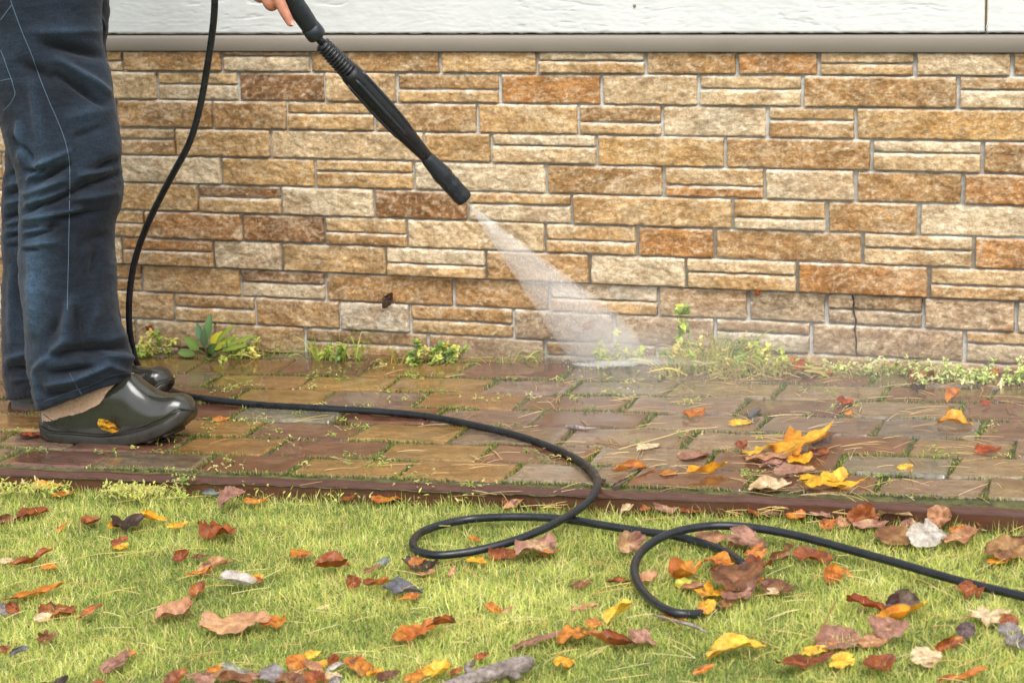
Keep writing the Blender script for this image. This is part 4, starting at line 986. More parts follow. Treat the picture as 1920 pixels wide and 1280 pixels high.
# ============================================================ FALLEN LEAVES: one object each
LC = dict(rust=((.36, .105, .022), (.20, .05, .015)), org=((.62, .25, .03), (.45, .12, .02)), gold=((.82, .45, .025), (.70, .26, .02)), yel=((.85, .62, .06), (.75, .42, .04)),
          brn=((.27, .12, .05), (.15, .06, .03)), dk=((.065, .034, .024), (.03, .018, .014)), pale=((.60, .33, .18), (.42, .19, .09)), cream=((.78, .64, .42), (.60, .42, .22)),
          pink=((.44, .24, .17), (.28, .13, .09)), plum=((.14, .085, .09), (.07, .04, .045)), grey=((.30, .27, .28), (.15, .125, .125)), white=((.62, .59, .55), (.40, .34, .30)),
          lime=((.62, .66, .12), (.50, .42, .06)), slate=((.17, .18, .21), (.09, .09, .11)), red=((.42, .09, .025), (.24, .05, .02)), straw=((.72, .60, .30), (.5, .36, .14)))
WORD = dict(rust='rust-brown', org='orange', gold='golden-orange', yel='bright yellow', brn='brown', dk='dark brown', pale='pale orange-tan', cream='cream', pink='pinkish brown',
            plum='dark purple-brown', grey='grey', white='whitish', lime='yellow-green', slate='slate-grey', red='reddish', straw='straw-yellow')
KW = dict(o='oval', m='lobed maple', n='narrow', c='crumpled', r='round', f='folded', s='curled')
WR = dict(o=.6, m=1.0, n=.34, c=.7, r=.85, f=.6, s=.4)
def leaf_mesh(kind, L, Wd, cols, seed, curl=None):
    r = random.Random(seed); NA, NR = (72, 9) if kind == 'm' else (48, 8)
    th = np.arange(NA) * 2 * np.pi / NA
    if kind == 'm':
        R = .34 + .0 * th
        for a, amp, wd in ((0, .60, .26), (1.05, .52, .24), (-1.05, .52, .24), (2.0, .34, .22), (-2.0, .34, .22)):
            dl = np.abs((th - a + np.pi) % (2 * np.pi) - np.pi); R = np.maximum(R, .26 + amp * np.clip(1 - dl / (wd * 2.1), 0, 1) ** 1.1)
            for s_ in (-1, 1):
                dl = np.abs((th - a - s_ * .30 + np.pi) % (2 * np.pi) - np.pi); R = np.maximum(R, .26 + amp * .62 * np.clip(1 - dl / .2, 0, 1))
        R = R * .58 * (1 + .06 * np.where(np.arange(NA) % 3 == 0, 1.2, -.5) + .08 * vn(np.stack([th * 6, th * 0, th * 0 + seed], 1), 1)); R[np.abs(th - np.pi) < .25] *= .55
        x0, y0 = R * np.cos(th), R * np.sin(th)
    else:
        tip = .62 if kind != 'r' else .9
        c, s = np.cos(th), np.sin(th); x0 = .5 * c; pw = 1.25 if kind != 'r' else 1.0
        y0 = .5 * np.sign(s) * np.abs(s) ** pw * (1 - .22 * c)
        ser = .022 * np.where(np.arange(NA) % 2 == 0, 1, -.6); x0 = x0 + ser * c * .6; y0 = y0 * (1 + ser * 1.2) 
        y0 = y0 + .03 * vn(np.stack([th * 2, th * 0 + seed, th * 0], 1), 3)
        tear = 1 + .07 * vn(np.stack([th * 5, th * 0 + seed, th * 0], 1), 5) - .35 * np.clip(vn(np.stack([th * 2.2, th * 0 + seed * 1.3, th * 0], 1), 6) * 3 - 1.7, 0, 1); x0 = x0 * tear; y0 = y0 * tear
    rr = np.linspace(0, 1, NR + 1)[1:]
    X = np.concatenate([[0], np.outer(rr, x0).ravel()]); Yv = np.concatenate([[0], np.outer(rr, y0).ravel()])
    rad_ = np.concatenate([[0], np.repeat(rr, NA)])
    x, y = X * L, Yv * (Wd if kind != 'm' else Wd)
    P = np.stack([x * 1., y * 1., np.full(len(x), seed * 1.7)], 1)
    lv = max(L, Wd)
    cu = dict(o=.4, m=.35, n=.5, c=1.0, r=.2, f=.8, s=1.45)[kind] if curl is None else curl
    z = np.zeros(len(x))
    fo = r.uniform(-.05, .3) + (.7 if kind == 'f' else 0); z += fo * np.abs(y)
    bend = r.uniform(.1, .8) * cu / lv; z += bend * x * x * (1 if r.random() < .75 else -.6)
    z += .10 * lv * cu * rad_ ** 3 * fbm(np.stack([np.concatenate([[0], np.tile(np.cos(th), NR)]) * 1.4, np.concatenate([[0], np.tile(np.sin(th), NR)]) * 1.4, np.full(len(x), seed * 3.1)], 1), 2, seed) * 2.2
    z += lv * (.05 + .08 * cu) * (fbm(P / lv * 5, 3, seed + 3) + .5 * ridge(P / lv * 3.5, 2, seed + 4))
    sv = np.sin((np.abs(y) / lv * 1.0 - x / lv * .8) * 34); z += .008 * lv * sv * np.clip(1 - rad_, 0, 1) ** .3
    if cu > 1:                                       # roll the sides up around the midrib
        Rr = Wd * .5 / (cu * 1.05); a = np.clip(y / Rr, -2.6, 2.6); y = Rr * np.sin(a); z = z * .4 + Rr * (1 - np.cos(a))
    a_, b_ = [np.array(c) for c in cols]
    n = fbm(P / lv * 3, 3, seed + 7); n2 = fbm(P / lv * 11, 2, seed + 9)
    m_ = np.clip(.34 + 1.5 * n + .35 * rad_ ** 4, 0, 1)[:, None]
    c = a_ * (1 - m_) + b_ * m_; hl = np.clip(fbm(P / lv * 2.2, 2, seed + 15) * 2.6 - .25, 0, .75)[:, None] * (r.random() < .6) * (1.0 if a_.mean() < .3 else .25); c = c * (1 - hl) + np.minimum(a_ * np.array([1.5, 1.9, 1.3]) + .04, .9) * hl; c = c * (1 + .45 * n2[:, None])
    rib = np.exp(-(np.abs(P[:, 1]) / (.022 * lv)) ** 2)[:, None] * .5; vein = np.clip(sv * 3 - 2.2, 0, 1)[:, None] * .22
    c = c * (1 - rib - vein) + (np.minimum(a_ * 1.25 + .05, 1)) * (rib + vein)
    if r.random() < .5:
        k = np.clip(fbm(P / lv * 7, 2, seed + 12) * 5 - 1.6, 0, 1)[:, None] * .8; c = c * (1 - k) + np.array((.07, .035, .02)) * k
    q = gridq(NR, NA); # rings: index (ring, angle)
    a = np.arange(NR * NA).reshape(NR, NA) + 1; b = np.roll(a, -1, 1)
    q = np.stack([a[:-1], a[1:], b[1:], b[:-1]], -1).reshape(-1, 4); t = np.stack([np.zeros(NA, int), a[0], b[0]], 1)
    return np.stack([x, y, z], 1), q, t, c
used_labels = set()
def put_leaf(i, x0, y0, x1, y1, h, colr, kind, where, surf='lawn', stem=None, group=None, extra='', off=None):
    mx, my = (x0 + x1) / 2, (y0 + y1) / 2 + h * .45
    o_ = {'lawn': -.024, 'path': .002}.get(surf, surf) if off is None else off
    P = G(mx, my, o_); s = pxm(P); dx, dy = (x1 - x0) / s, -(y1 - y0) / s
    U = np.array([0, 0, 1.])
    k = abs(dy) / (abs(dx) + 1e-6)
    upf = .35 if k < .35 else .75
    A = RT * dx + FW * dy * (1 - upf) / .26 + U * dy * upf
    mxL = 1.5 * math.hypot(dx, dy); L = min(np.linalg.norm(A), mxL); A = nrm(A); L = max(L, .016) * (1.75 if kind == 'm' else 1.12)
    F_ = nrm(FW - A * A.dot(FW)); Up = np.cross(A, F_); Up = Up if Up[2] > 0 else -Up
    Wd = max(WR[kind] * L, h / s * 1.02); 
    if h / s < .25 * Wd: Wd = max(h / s * 3.2, .3 * L)
    tau = math.asin(min(.99, h / s / (Wd * 1.034))) - .26; tau = max(-.12, min(1.25, tau))
    B = F_ * math.cos(tau) + Up * math.sin(tau); C_ = np.cross(A, B); C_ = C_ if C_[2] > 0 or C_.dot(FW) < 0 else -C_
    B2 = np.cross(C_, A)
    V, q, t, c = leaf_mesh(kind, L, Wd, LC[colr], 1000 + i)
    c0 = P + B * Wd * .42
    for _ in range(3):                               # keep the height it shows
        ty = proj(V[:, :1] * A + V[:, 1:2] * B2 + V[:, 2:3] * C_ + c0)[1]; over = (ty.max() - ty.min()) / (1.2 * h + .75 * abs(y1 - y0) + 4)
        if over > 1: V = V * np.array([1, max(.5, 1 / over), max(.5, 1 / over)])
    Wv = V[:, :1] * A + V[:, 1:2] * B2 + V[:, 2:3] * C_
    Wv = Wv + c0
    gap = (Wv[:, 2] - gz(Wv[:, 0], Wv[:, 1]) - o_).min(); Wv[:, 2] -= gap
    # keep its place in the picture after resting it on the surface: slide along the ground
    cx_, cy_ = proj(Wv); ey = (cy_.min() + cy_.max()) / 2 - (y0 + y1) / 2; ex = (cx_.min() + cx_.max()) / 2 - mx
    Q0, Q1 = G(mx, my), G(mx - ex, my - ey); dlt = (Q1 - Q0); dlt = np.clip(dlt, -.12, .12); Wv = Wv + np.array([dlt[0], dlt[1], GX * dlt[0] + GY * dlt[1]])
    loc = Wv.mean(0); o = mk('leaf' if kind != 'm' else 'maple_leaf', Wv - loc, q, t, M['leaf'], c); o.location = loc
    lab = f"{extra + ' ' if extra else ''}{KW[kind]} {WORD[colr]} leaf {where}"
    lab = ' '.join(lab.split()); assert lab not in used_labels, lab; used_labels.add(lab)
    nw = len(lab.split()); assert 4 <= nw <= 16, (nw, lab)
    tag(o, lab, 'leaf', group or ('fallen leaves on the lawn' if surf == 'lawn' else 'fallen leaves on the paved path'))
    if stem:
        p0 = Wv[np.argmin((Wv - loc) @ A)] if stem[0] < mx else Wv[np.argmax((Wv - loc) @ A)]
        if len(stem) == 3: p0 = loc + (c0 - c0)
        d = nrm(ray(stem[0], stem[1])); tt = (p0 - CAM).dot(FW) / d.dot(FW); p1 = CAM + d * tt * 1.0
        mid = (p0 + p1) / 2 + np.array([0, 0, .004]); V, q, ng = tube(spline([p0, mid, p1], 5) - loc, np.linspace(.0013, .0008, 11), 6)
        st = mk('stem', V, q, None, M['stem'], ngons=ng); st.parent = o
    return o
M['stem'] = mat('leaf_stem', (.35, .17, .07), .5)
i = 0
for ln in LEAVES.strip().splitlines():
    f = ln.split('|'); n = [float(v) for v in f[0].split(',')]
    st = tuple(float(v) for v in f[4].split(',')) if len(f) > 4 and f[4] else None
    put_leaf(i, *n, f[1], f[2], f[3], 'lawn', st); i += 1
for ln in PLEAVES.strip().splitlines():
    f = ln.split('|'); n = [float(v) for v in f[0].split(',')]
    st = tuple(float(v) for v in f[4].split(',')) if len(f) > 4 and f[4] else None
    put_leaf(i, *n, f[1], f[2], f[3], 'path', st); i += 1
def free_leaf(i, px, py, Y, L, Wd, ang, tilt, colr, kind, label, group=None, stems=()):
    c0 = W(px, py, Y); a = rad(ang); A = RT * math.cos(a) + np.array([0, 0, 1.]) * math.sin(a)
    F_ = nrm(FW - A * A.dot(FW)); Up = np.cross(F_, A); B = F_ * math.cos(tilt) + Up * math.sin(tilt); C_ = np.cross(A, B)
    V, q, t, c = leaf_mesh(kind, L, Wd, LC[colr], 3000 + i); V = V - V.mean(0)
    o = mk('leaf', V[:, :1] * A + V[:, 1:2] * B + V[:, 2:3] * C_, q, t, M['leaf'], c); o.location = c0; tag(o, label, 'leaf', group)
    for pts in stems:
        Vt, qt, ng = tube(spline([W(x, y, Y) for x, y in pts], 5) - c0, .0007, 5); s = mk('stem', Vt, qt, None, M['stem'], ngons=ng); s.parent = o
    return o
free_leaf(1, 727, 563, -.022, .046, .030, 62, 1.1, 'dk', 'c', 'small dark brown leaf caught on the stone wall above the weeds', stems=[[(721, 580), (714, 590), (708, 597)], [(733, 572), (737, 584), (740, 596)]])
free_leaf(2, 203, 799, -.842, .050, .030, -24, 1.15, 'gold', 'o', 'small golden leaf stuck to the side of the front clog', stems=[[(187, 786), (164, 780)]][:0])
free_leaf(3, 282, 620, -.035, .040, .018, -58, 1.2, 'red', 'n', 'narrow dark red leaf leaning on the wall beside the hose')
free_leaf(4, 1103, 612, -.03, .030, .024, 10, 1.0, 'org', 'o', 'small blurred orange leaf against the wall inside the spray mist')
free_leaf(5, 1421, 548, -.014, .018, .012, 80, 1.2, 'red', 'c', 'tiny reddish leaf scrap stuck on the dark course line of the wall')

# ============================================================ WEEDS
def leaflet(mb, base, d, up, L, Wd, c, fold=.2, bend=.3):
    d = nrm(d); s = nrm(np.cross(d, up)); u = np.cross(s, d)
    ts = np.array([0, .25, .5, .75, 1]); ws = np.array([.12, .8, 1, .72, .02]) * Wd / 2
    V = []
    for t, w_ in zip(ts, ws):
        ctr = base + d * L * t - u * bend * L * t * t
        V += [ctr - s * w_ + u * fold * w_, ctr, ctr + s * w_ + u * fold * w_]
    q = [];
    for k in range(4): a = k * 3; q += [(a, a + 3, a + 4, a + 1), (a + 1, a + 4, a + 5, a + 2)]
    v = np.array(V); sh = np.tile(np.array([.93, 1.12, .93]), 5)[:, None]; mb.add(v, q, c=np.clip(np.array(c) * sh, 0, 1))
def rv(r, s=1.): return np.array([r.gauss(0, s), r.gauss(0, s), r.gauss(0, s)])
WG = [(.46, .54, .10), (.36, .48, .09), (.60, .60, .14), (.20, .32, .07), (.68, .58, .18)]
def weed(name, px, py, Y, hpx, wpx, kind, n, label, seed, cols=WG, lsize=.012, cat='weed', on='g'):
    r = random.Random(seed); base = G(px, py, -.004)
    if Y is not None: base = W(px, py, Y); base[2] = gz(base[0], base[1]) - .004
    s = pxm(base); H, Wd = hpx / s, wpx / s
    lf = MB(); st = MB()
    for k in range(n):
        a = r.uniform(-1, 1); b0 = base + RT * a * Wd * .38 + FW * r.uniform(-.02, .025)
        b0[2] = gz(b0[0], b0[1]) - .004
        top = b0 + RT * (a * .25 + r.gauss(0, .3)) * Wd * .5 + FW * r.uniform(-.035, .012) + np.array([0, 0, H * r.uniform(.25, 1) ** 1.0 * (1 - .5 * abs(a) ** 2)])
        c = np.array(r.choice(cols)) * r.uniform(.8, 1.2)
        if kind == 'grass':
            m_ = (b0 + top) / 2 + np.array([0, 0, H * .15]); tip = top + RT * r.gauss(0, .5) * Wd * .25 - np.array([0, 0, H * r.uniform(0, .25)])
            P = spline([b0, m_, top, tip], 4); L_ = len(P); wv = np.linspace(1, .08, L_) * r.uniform(.0014, .0028); sd_ = nrm(np.cross(P[-1] - P[0] + 1e-5, rv(r)))
            V = np.vstack([P - sd_ * wv[:, None], P + sd_ * wv[:, None]]); lf.add(V, [(j, j + 1, L_ + j + 1, L_ + j) for j in range(L_ - 1)], c=c)
        else:
            P = spline([b0, (b0 + top) / 2 + rv(r, .004), top], 4); st.tube(P, np.linspace(.0011, .0005, len(P)), 4, c=c * .8)
            for j in range(2, len(P)):
                for _ in range(2 if kind == 'chick' else 1):
                    d = rv(r) + np.array([0, 0, .35]); leaflet(lf, P[j], d, np.array([0, 0, 1.]) + rv(r, .25) - FW * .4, lsize * r.uniform(.6, 1.3), lsize * r.uniform(.4, .75), np.clip(c * r.uniform(.8, 1.35), 0, 1))
            for _ in range(3): leaflet(lf, P[-1], rv(r) + np.array([0, 0, .2]), np.array([0, 0, 1.]) - FW * .4, lsize * r.uniform(.8, 1.4), lsize * .7, c * 1.1)
    o = lf.build(name, M['weed']); tag(o, label, cat, 'weeds growing at the foot of the wall')
    if st.V: s_ = st.build('stem', M['weed']); s_.parent = o
    return o
# rosette with broad leaves left of centre
r = random.Random(2); lf = MB(); b = W(392, 655, -.055); b[2] = gz(b[0], b[1])
for tx, ty, ww, c in [(383,595,26,(.13,.26,.08)),(362,612,24,(.12,.24,.10)),(348,640,30,(.22,.36,.08)),(372,628,24,(.16,.28,.14)),(402,624,30,(.66,.60,.05)),(398,655,26,(.12,.24,.08)),(425,630,18,(.25,.36,.05)),(440,645,16,(.30,.38,.06)),(420,612,14,(.30,.42,.07)),(335,660,26,(.24,.38,.10)),(412,640,20,(.5,.5,.06)),(388,648,24,(.10,.2,.06)),(455,628,12,(.3,.4,.06))]:
    tp = W(tx, ty, -.09 + r.uniform(-.03, .03)); d = tp - b; L = np.linalg.norm(d); mid = b + d * .45
    lf.tube([b, b + d * .5], [.0013, .0010], 5, c=np.array(c) * .9); leaflet(lf, mid, d + RT * .02, np.array([0, 0, .5]) - FW, L * .62, ww / 1150., c, .25, .35)
o = lf.build('broadleaf_weed', M['weed']); tag(o, 'broad-leaved green weed with one yellow leaf at the foot of the wall', 'weed', 'weeds growing at the foot of the wall')
weed('chickweed', 452, 652, -.05, 46, 70, 'chick', 16, 'small-leaved chickweed just right of the broad-leaved weed', 11)
weed('chickweed', 288, 650, -.05, 52, 70, 'chick', 16, 'thin chickweed behind the hanging hose around the red leaf', 12)
weed('grass_tuft', 630, 668, -.05, 78, 130, 'grass', 34, 'loose green grass tuft at the wall below the dark caught leaf', 13)
weed('chickweed', 627, 655, -.05, 48, 34, 'chick', 9, 'leafy sprig in the middle of the loose grass tuft', 14)
weed('chickweed', 812, 665, -.05, 56, 88, 'chick', 26, 'rounded yellow-green chickweed clump left of the spray', 15)
weed('grass_tuft', 760, 672, -.05, 40, 120, 'grass', 22, 'low dry grass tuft left of the rounded chickweed clump', 16, cols=[(.5, .38, .1), (.3, .32, .06)])
weed('grass_tuft', 960, 668, -.04, 34, 160, 'grass', 24, 'flat grass tuft at the wall directly left of the spray', 17)
weed('chickweed', 1150, 672, -.05, 70, 80, 'chick', 20, 'wet chickweed clump being hit by the spray', 18)
weed('tall_weed', 1278, 676, -.05, 128, 46, 'chick', 7, 'tall thin weed with round leaves rising against the wall right of the spray', 19, lsize=.018)
weed('grass_tuft', 1352, 680, -.06, 82, 190, 'grass', 190, 'large yellow-green grass clump right of the tall thin weed', 20, cols=[(.55, .48, .12), (.4, .42, .08), (.62, .5, .2), (.25, .34, .05)])
weed('chickweed', 1330, 684, -.07, 70, 150, 'chick', 22, 'leafy weed mixed into the large yellow-green grass clump', 21)
weed('chickweed', 1430, 690, -.08, 64, 90, 'chick', 13, 'pale green weed at the right end of the large grass clump', 22)
weed('grass_tuft', 1420, 712, -.12, 56, 190, 'grass', 110, 'dry straw-coloured grass lying over the path below the large clump', 23, cols=[(.6, .46, .2), (.45, .42, .12)])
for k, (x, wd, h_, nn, lb) in enumerate([(1545, 90, 24, 10, 'low green weed beside the reddish leaf at the wall'), (1630, 90, 34, 16, 'green weed below the crack in the wall'), (1700, 50, 38, 9, 'small weed left of the rust leaf at the wall'), (1775, 110, 46, 30, 'dense pale green chickweed mound right of the rust leaf'), (1850, 80, 36, 18, 'chickweed mound under the two orange leaves at the wall'), (1915, 80, 50, 24, 'chickweed mound cut by the right edge of the picture')]):
    weed('chickweed', x, 712 if k > 2 else 696, -.10 if k > 2 else -.05, h_, wd, 'chick', nn, lb, 40 + k, lsize=.009, cols=[(.55, .62, .22), (.45, .55, .15), (.65, .62, .3)])
weed('grass_tuft', 1300, 690, -.09, 62, 150, 'grass', 120, 'yellowing grass clump at the foot of the tall thin weed', 27, cols=[(.80, .66, .16), (.62, .60, .12), (.85, .72, .28)])
weed('grass_tuft', 1640, 700, -.06, 40, 220, 'grass', 50, 'thin straw grass mixed with the weeds at the right wall foot', 60, cols=[(.6, .48, .22), (.4, .4, .1)])
weed('grass_tuft', 500, 668, -.04, 30, 160, 'grass', 26, 'thin trailing grass between broad-leaved weed and loose tuft', 61)

# ============================================================ COUNTLESS SMALL STUFF (numpy-built)
def blades(name, X, Y, Z, H, Wd, az, lean, C, m, seed, curv=.5):
    n = len(X); g = np.random.default_rng(seed)
    d = np.stack([np.cos(az), np.sin(az), 0 * az], 1); t = g.uniform(0, 2 * np.pi, n); s = np.stack([np.cos(t), np.sin(t), 0 * t], 1) * Wd[:, None]
    B = np.stack([X, Y, Z], 1); up = np.array([0, 0, 1.])
    def at(f): a = lean * (.5 + curv * f); return B + d * (H * f * np.sin(a))[:, None] + up * (H * f * np.cos(a))[:, None]
    p0, p1, p2, p3 = at(0), at(.4), at(.75), at(1.)
    V = np.stack([p0 - s, p0 + s, p1 - s * .9, p1 + s * .9, p2 - s * .6, p2 + s * .6, p3], 1).reshape(-1, 3)
    b = (np.arange(n) * 7)[:, None]; q = np.concatenate([b + [0, 1, 3, 2], b + [2, 3, 5, 4]], 0); tr = b + [4, 5, 6]
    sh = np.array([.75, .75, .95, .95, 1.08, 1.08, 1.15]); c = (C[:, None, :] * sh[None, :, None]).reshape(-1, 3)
    return tag(mk(name, V, q, tr, m, c), kind='stuff')
g = np.random.default_rng(9)
N = 360000
u = g.uniform(-1.7, 2.6, N * 2); v = -g.uniform(0, 1, N * 2) ** .9 * 1.75; x, y = xy(u, v)
px_, py_ = proj(np.stack([x, y, gz(x, y) - .03], 1)); keep = inside_lawn(x, y) & (px_ > -160) & (px_ < 2080) & (py_ < 1400)
x, y = x[keep][:N], y[keep][:N]; print('blades', len(x))
P = np.stack([x, y, 0 * x], 1); n1 = fbm(P * 3.2, 3, 5); n2 = fbm(P * 16, 2, 6); n3 = g.random(len(x))
edge = np.clip(1 - (np.interp(x, EPs[:, 0], EPs[:, 1]) - y) / .06, 0, 1)
H = (.016 + .006 * n1 + .006 * n2 + .013 * g.random(len(x)) ** 3) * (1 + .8 * edge * g.random(len(x)))
pal = np.array([(.58, .63, .15), (.42, .53, .11), (.74, .70, .20), (.86, .73, .34), (.26, .37, .08), (.84, .58, .22)])
pr = np.stack([.34 + 0 * n1, .24 + .35 * np.clip(-n1 - n2 * .4, 0, 1), .26 + .3 * np.clip(n1 + n2 * .4, 0, 1), .12 + .25 * np.clip(n1 + n2, 0, 1), .10 + .4 * np.clip(-n1 - n2, 0, 1), .025 + 0 * n1], 1); pr = np.cumsum(pr / pr.sum(1, keepdims=True), 1)
idx_ = (n3[:, None] > pr).sum(1).clip(0, 5); C = pal[idx_] * (1 + .22 * n1)[:, None] * g.uniform(.72, 1.3, (len(x), 1)) * (1 + .25 * np.clip(n2, -1, 1))[:, None] 
az = 2 * np.pi * (fbm(P * 6, 2, 8) * 1.2 + .5 * g.standard_normal(len(x))) + 1.0; lean = np.abs(g.normal(.85, .55, len(x))).clip(0, 1.55)
bw = g.uniform(.0003, .0008, len(x)); br = g.random(len(x)) < .035; bw[br] *= 2.0; C[br] = np.array((.30, .42, .08)) * g.uniform(.7, 1.3, (br.sum(), 1)); gr = (g.random(len(x)) < .45 * edge); C[gr] = np.array((.28, .40, .08)) * g.uniform(.6, 1.3, (gr.sum(), 1))
blades('grass', x, y, lz(x, y) - .002, H, bw, az, lean, C, M['grass'], 3, .9)
# moss and seedlings along the paver joints
X = []; Yl = []; r_ = np.random.default_rng(12)
for (u0, v0), (u1, v1) in joints:
    L = math.hypot(u1 - u0, v1 - v0); n = int(L * 1150 * (1 if L > 1 else .8)); t = r_.random(n); jw = r_.normal(0, .0024, n)
    uu, vv = u0 + (u1 - u0) * t, v0 + (v1 - v0) * t; dn = np.array([-(v1 - v0), u1 - u0]) / L; uu = uu + dn[0] * jw; vv = vv + dn[1] * jw
    a, b = xy(uu, vv); X.append(a); Yl.append(b)
x = np.concatenate(X); y = np.concatenate(Yl); P = np.stack([x, y, 0 * x], 1); dens = fbm(P * 7, 3, 15); k = (dens + .30 * r_.random(len(x)) > .02) & (x > -1.9) & (x < 2.0) & (y < -.02)
x, y, dens = x[k], y[k], dens[k]; P = P[k]
H = (.0035 + .0060 * np.clip(dens, 0, 1) + .006 * r_.random(len(x)) ** 4)
C = np.array([(.14, .18, .045), (.24, .27, .06), (.38, .38, .10), (.09, .14, .05), (.45, .40, .14)])[r_.choice(5, len(x), p=[.34, .26, .15, .17, .08])] * r_.uniform(.7, 1.2, (len(x), 1))
print('moss', len(x))
blades('joint_moss', x, y, gz(x, y) - .005, H + .004, r_.uniform(.0006, .0014, len(x)), r_.uniform(0, 6.28, len(x)), np.abs(r_.normal(.7, .5, len(x))).clip(0, 1.6), C, M['moss'], 4)
# tiny seedlings scattered over the joints
rr = random.Random(77); mb = MB()
spots = [(470,722),(600,700),(640,695),(715,690),(770,705),(830,735),(905,752),(955,712),(1000,745),(1090,705),(545,765),(560,778),(500,788),(450,798),(640,790),(720,735),(735,752),(585,727),(640,712),(1040,712),(1170,745),(1110,770),
         (340,882),(346,895),(342,905),(775,885),(777,900),(780,912),(200,850),(250,842),(310,845),(330,905),(300,925),(255,915),(220,925),(1290,815),(1275,822),(1400,895),(1410,888),(1860,800),(1850,812),(1240,712),(1300,702),(1500,735),(1560,740),(420,735),(690,765),(860,770),(930,745),(395,805),(300,830),(30,810),(60,845),(520,812),(650,855),(720,872)]
spots += [(rr.uniform(300, 1900), rr.uniform(690, 915)) for _ in range(55)]
for (a, b) in spots:
    c0 = G(a, b, .001); nn = rr.randint(4, 12); sp_r = rr.uniform(.008, .022)
    cc = np.array(rr.choice([(.36, .44, .08), (.5, .5, .14), (.24, .34, .07), (.55, .5, .2)]))
    for _ in range(nn):
        p = c0 + RT * rr.gauss(0, sp_r) + FW * rr.gauss(0, sp_r * .7) + np.array([0, 0, rr.uniform(0, .010)])
        for _ in range(3): leaflet(mb, p, rv(rr) * np.array([1, 1, .5]) + np.array([0, 0, .25]), np.array([0, 0, 1.]) - FW * .3, rr.uniform(.004, .0085), rr.uniform(.002, .0045), cc * rr.uniform(.7, 1.25))
tag(mb.build('joint_seedlings', M['weed']), kind='stuff')
# yellow-green moss and sedum spilling over the kerb at the left
rr = random.Random(5); mb = MB()
for _ in range(900):
    a = rr.choice([rr.uniform(0, 130), rr.uniform(190, 350), rr.uniform(400, 900) if rr.random() < .2 else rr.uniform(215, 300)]); b = rr.gauss(912, 7) + (a / 1920) * 50
    p = G(a, b, -.02 + rr.uniform(0, .022)); c = np.array(rr.choice([(.62, .60, .14), (.5, .55, .12), (.4, .46, .09), (.66, .52, .2)]))
    leaflet(mb, p, rv(rr) + np.array([0, 0, .6]), np.array([0, 0, 1.]) - FW * .4, rr.uniform(.006, .014), rr.uniform(.002, .005), c * rr.uniform(.7, 1.2))
tag(mb.build('edge_moss', M['weed']), kind='stuff')
# pine needles and straw over path and lawn
rr = random.Random(8); mb = MB()
def needle(a, b, off, L, ang, c, arch=.0):
    p = G(a, b, off); d = np.array([ud[0] * math.cos(ang) + vd[0] * math.sin(ang), ud[1] * math.cos(ang) + vd[1] * math.sin(ang), 0]); d[2] = GX * d[0] + GY * d[1] + rr.uniform(-.01, .03)
    s_ = np.cross(d, [0, 0, 1]); q = p + d * L; m_ = (p + q) / 2 + s_ * rr.gauss(0, .02) * L + np.array([0, 0, rr.uniform(0, .03) * L + .0005])
    mb.tube(spline([p, m_, q], 4), [.0006] * 8 + [.0003], 4, c=c)
for _ in range(230):
    a = rr.triangular(350, 1960, 1700); b = rr.uniform(700, 930); c = np.array(rr.choice([(.55, .36, .17), (.65, .48, .26), (.42, .24, .10), (.6, .42, .15)])) * rr.uniform(.8, 1.15)
    n = rr.choice([1, 1, 2]); an = rr.gauss(0, .9); off = rr.uniform(.001, .005)
    for k in range(n): needle(a, b, off, rr.uniform(.03, .09), an + k * rr.uniform(.05, .3), c)
for _ in range(330):
    a = rr.uniform(-40, 1960); b = rr.uniform(925, 1290); c = np.array(rr.choice([(.62, .50, .18), (.68, .50, .16), (.60, .36, .12), (.7, .6, .28)])) * rr.uniform(.8, 1.2)
    needle(a, b, -.022 + rr.uniform(-.004, .006), rr.uniform(.03, .08), rr.uniform(0, 6.28), c)
for a, b in [(1420,955),(1440,950),(1425,962),(1880,940),(1560,960),(1590,955),(1360,958),(1015,952)]:
    for _ in range(3): needle(a, b, -.01, rr.uniform(.03, .06), rr.gauss(.3, .8), (.65, .45, .15))
tag(mb.build('pine_needles', M['needle']), kind='stuff')

# ============================================================ WEATHERED WOOD, SMALL DEBRIS
def branch(name, pts, R, label, m='bark', cat='stick', off=-.02, kids=()):
    P = [G(x, y, off + o) for x, y, o in pts]; Ps = spline(P, 8); Rs = np.interp(np.linspace(0, 1, len(Ps)), np.linspace(0, 1, len(R)), R)
    V, q, ng = tube(Ps, Rs, 14); c0 = Ps.mean(0); V = V + (.25 * Rs.mean()) * np.stack([fbm(V * 60, 3, k) for k in (1, 2, 3)], 1)
    o = mk(name, V - c0, q, None, M[m], ngons=ng); o.location = c0; tag(o, label, cat)
    for nm, kp, kr in kids:
        Kp = spline([G(x, y, off + oo) for x, y, oo in kp], 6); V, q, ng = tube(Kp, np.interp(np.linspace(0, 1, len(Kp)), np.linspace(0, 1, len(kr)), kr), 10)
        V = V + .002 * np.stack([fbm(V * 60, 3, k) for k in (1, 2, 3)], 1)
        kk = mk(nm, V - c0, q, None, M[m], ngons=ng); kk.parent = o
    return o
branch('driftwood', [(800, 1300, 0), (850, 1283, .004), (905, 1266, .006), (955, 1252, .008), (985, 1243, .010), (999, 1238, .012)], [.007, .010, .012, .014, .013, .008], 'weathered grey piece of wood at the bottom edge of the lawn', kids=[('twig', [(880, 1262, .012), (876, 1250, .02), (888, 1243, .026)], [.007, .006, .004]), ('twig', [(958, 1262, .0), (968, 1268, .0), (975, 1264, .004)], [.007, .006, .005])])
branch('twig', [(1225, 1152, 0), (1262, 1162, .002), (1300, 1173, .004), (1326, 1185, .002)], [.0016, .0024, .0032, .0012], 'thin dark twig on the grass below the small hose ring', cat='twig')
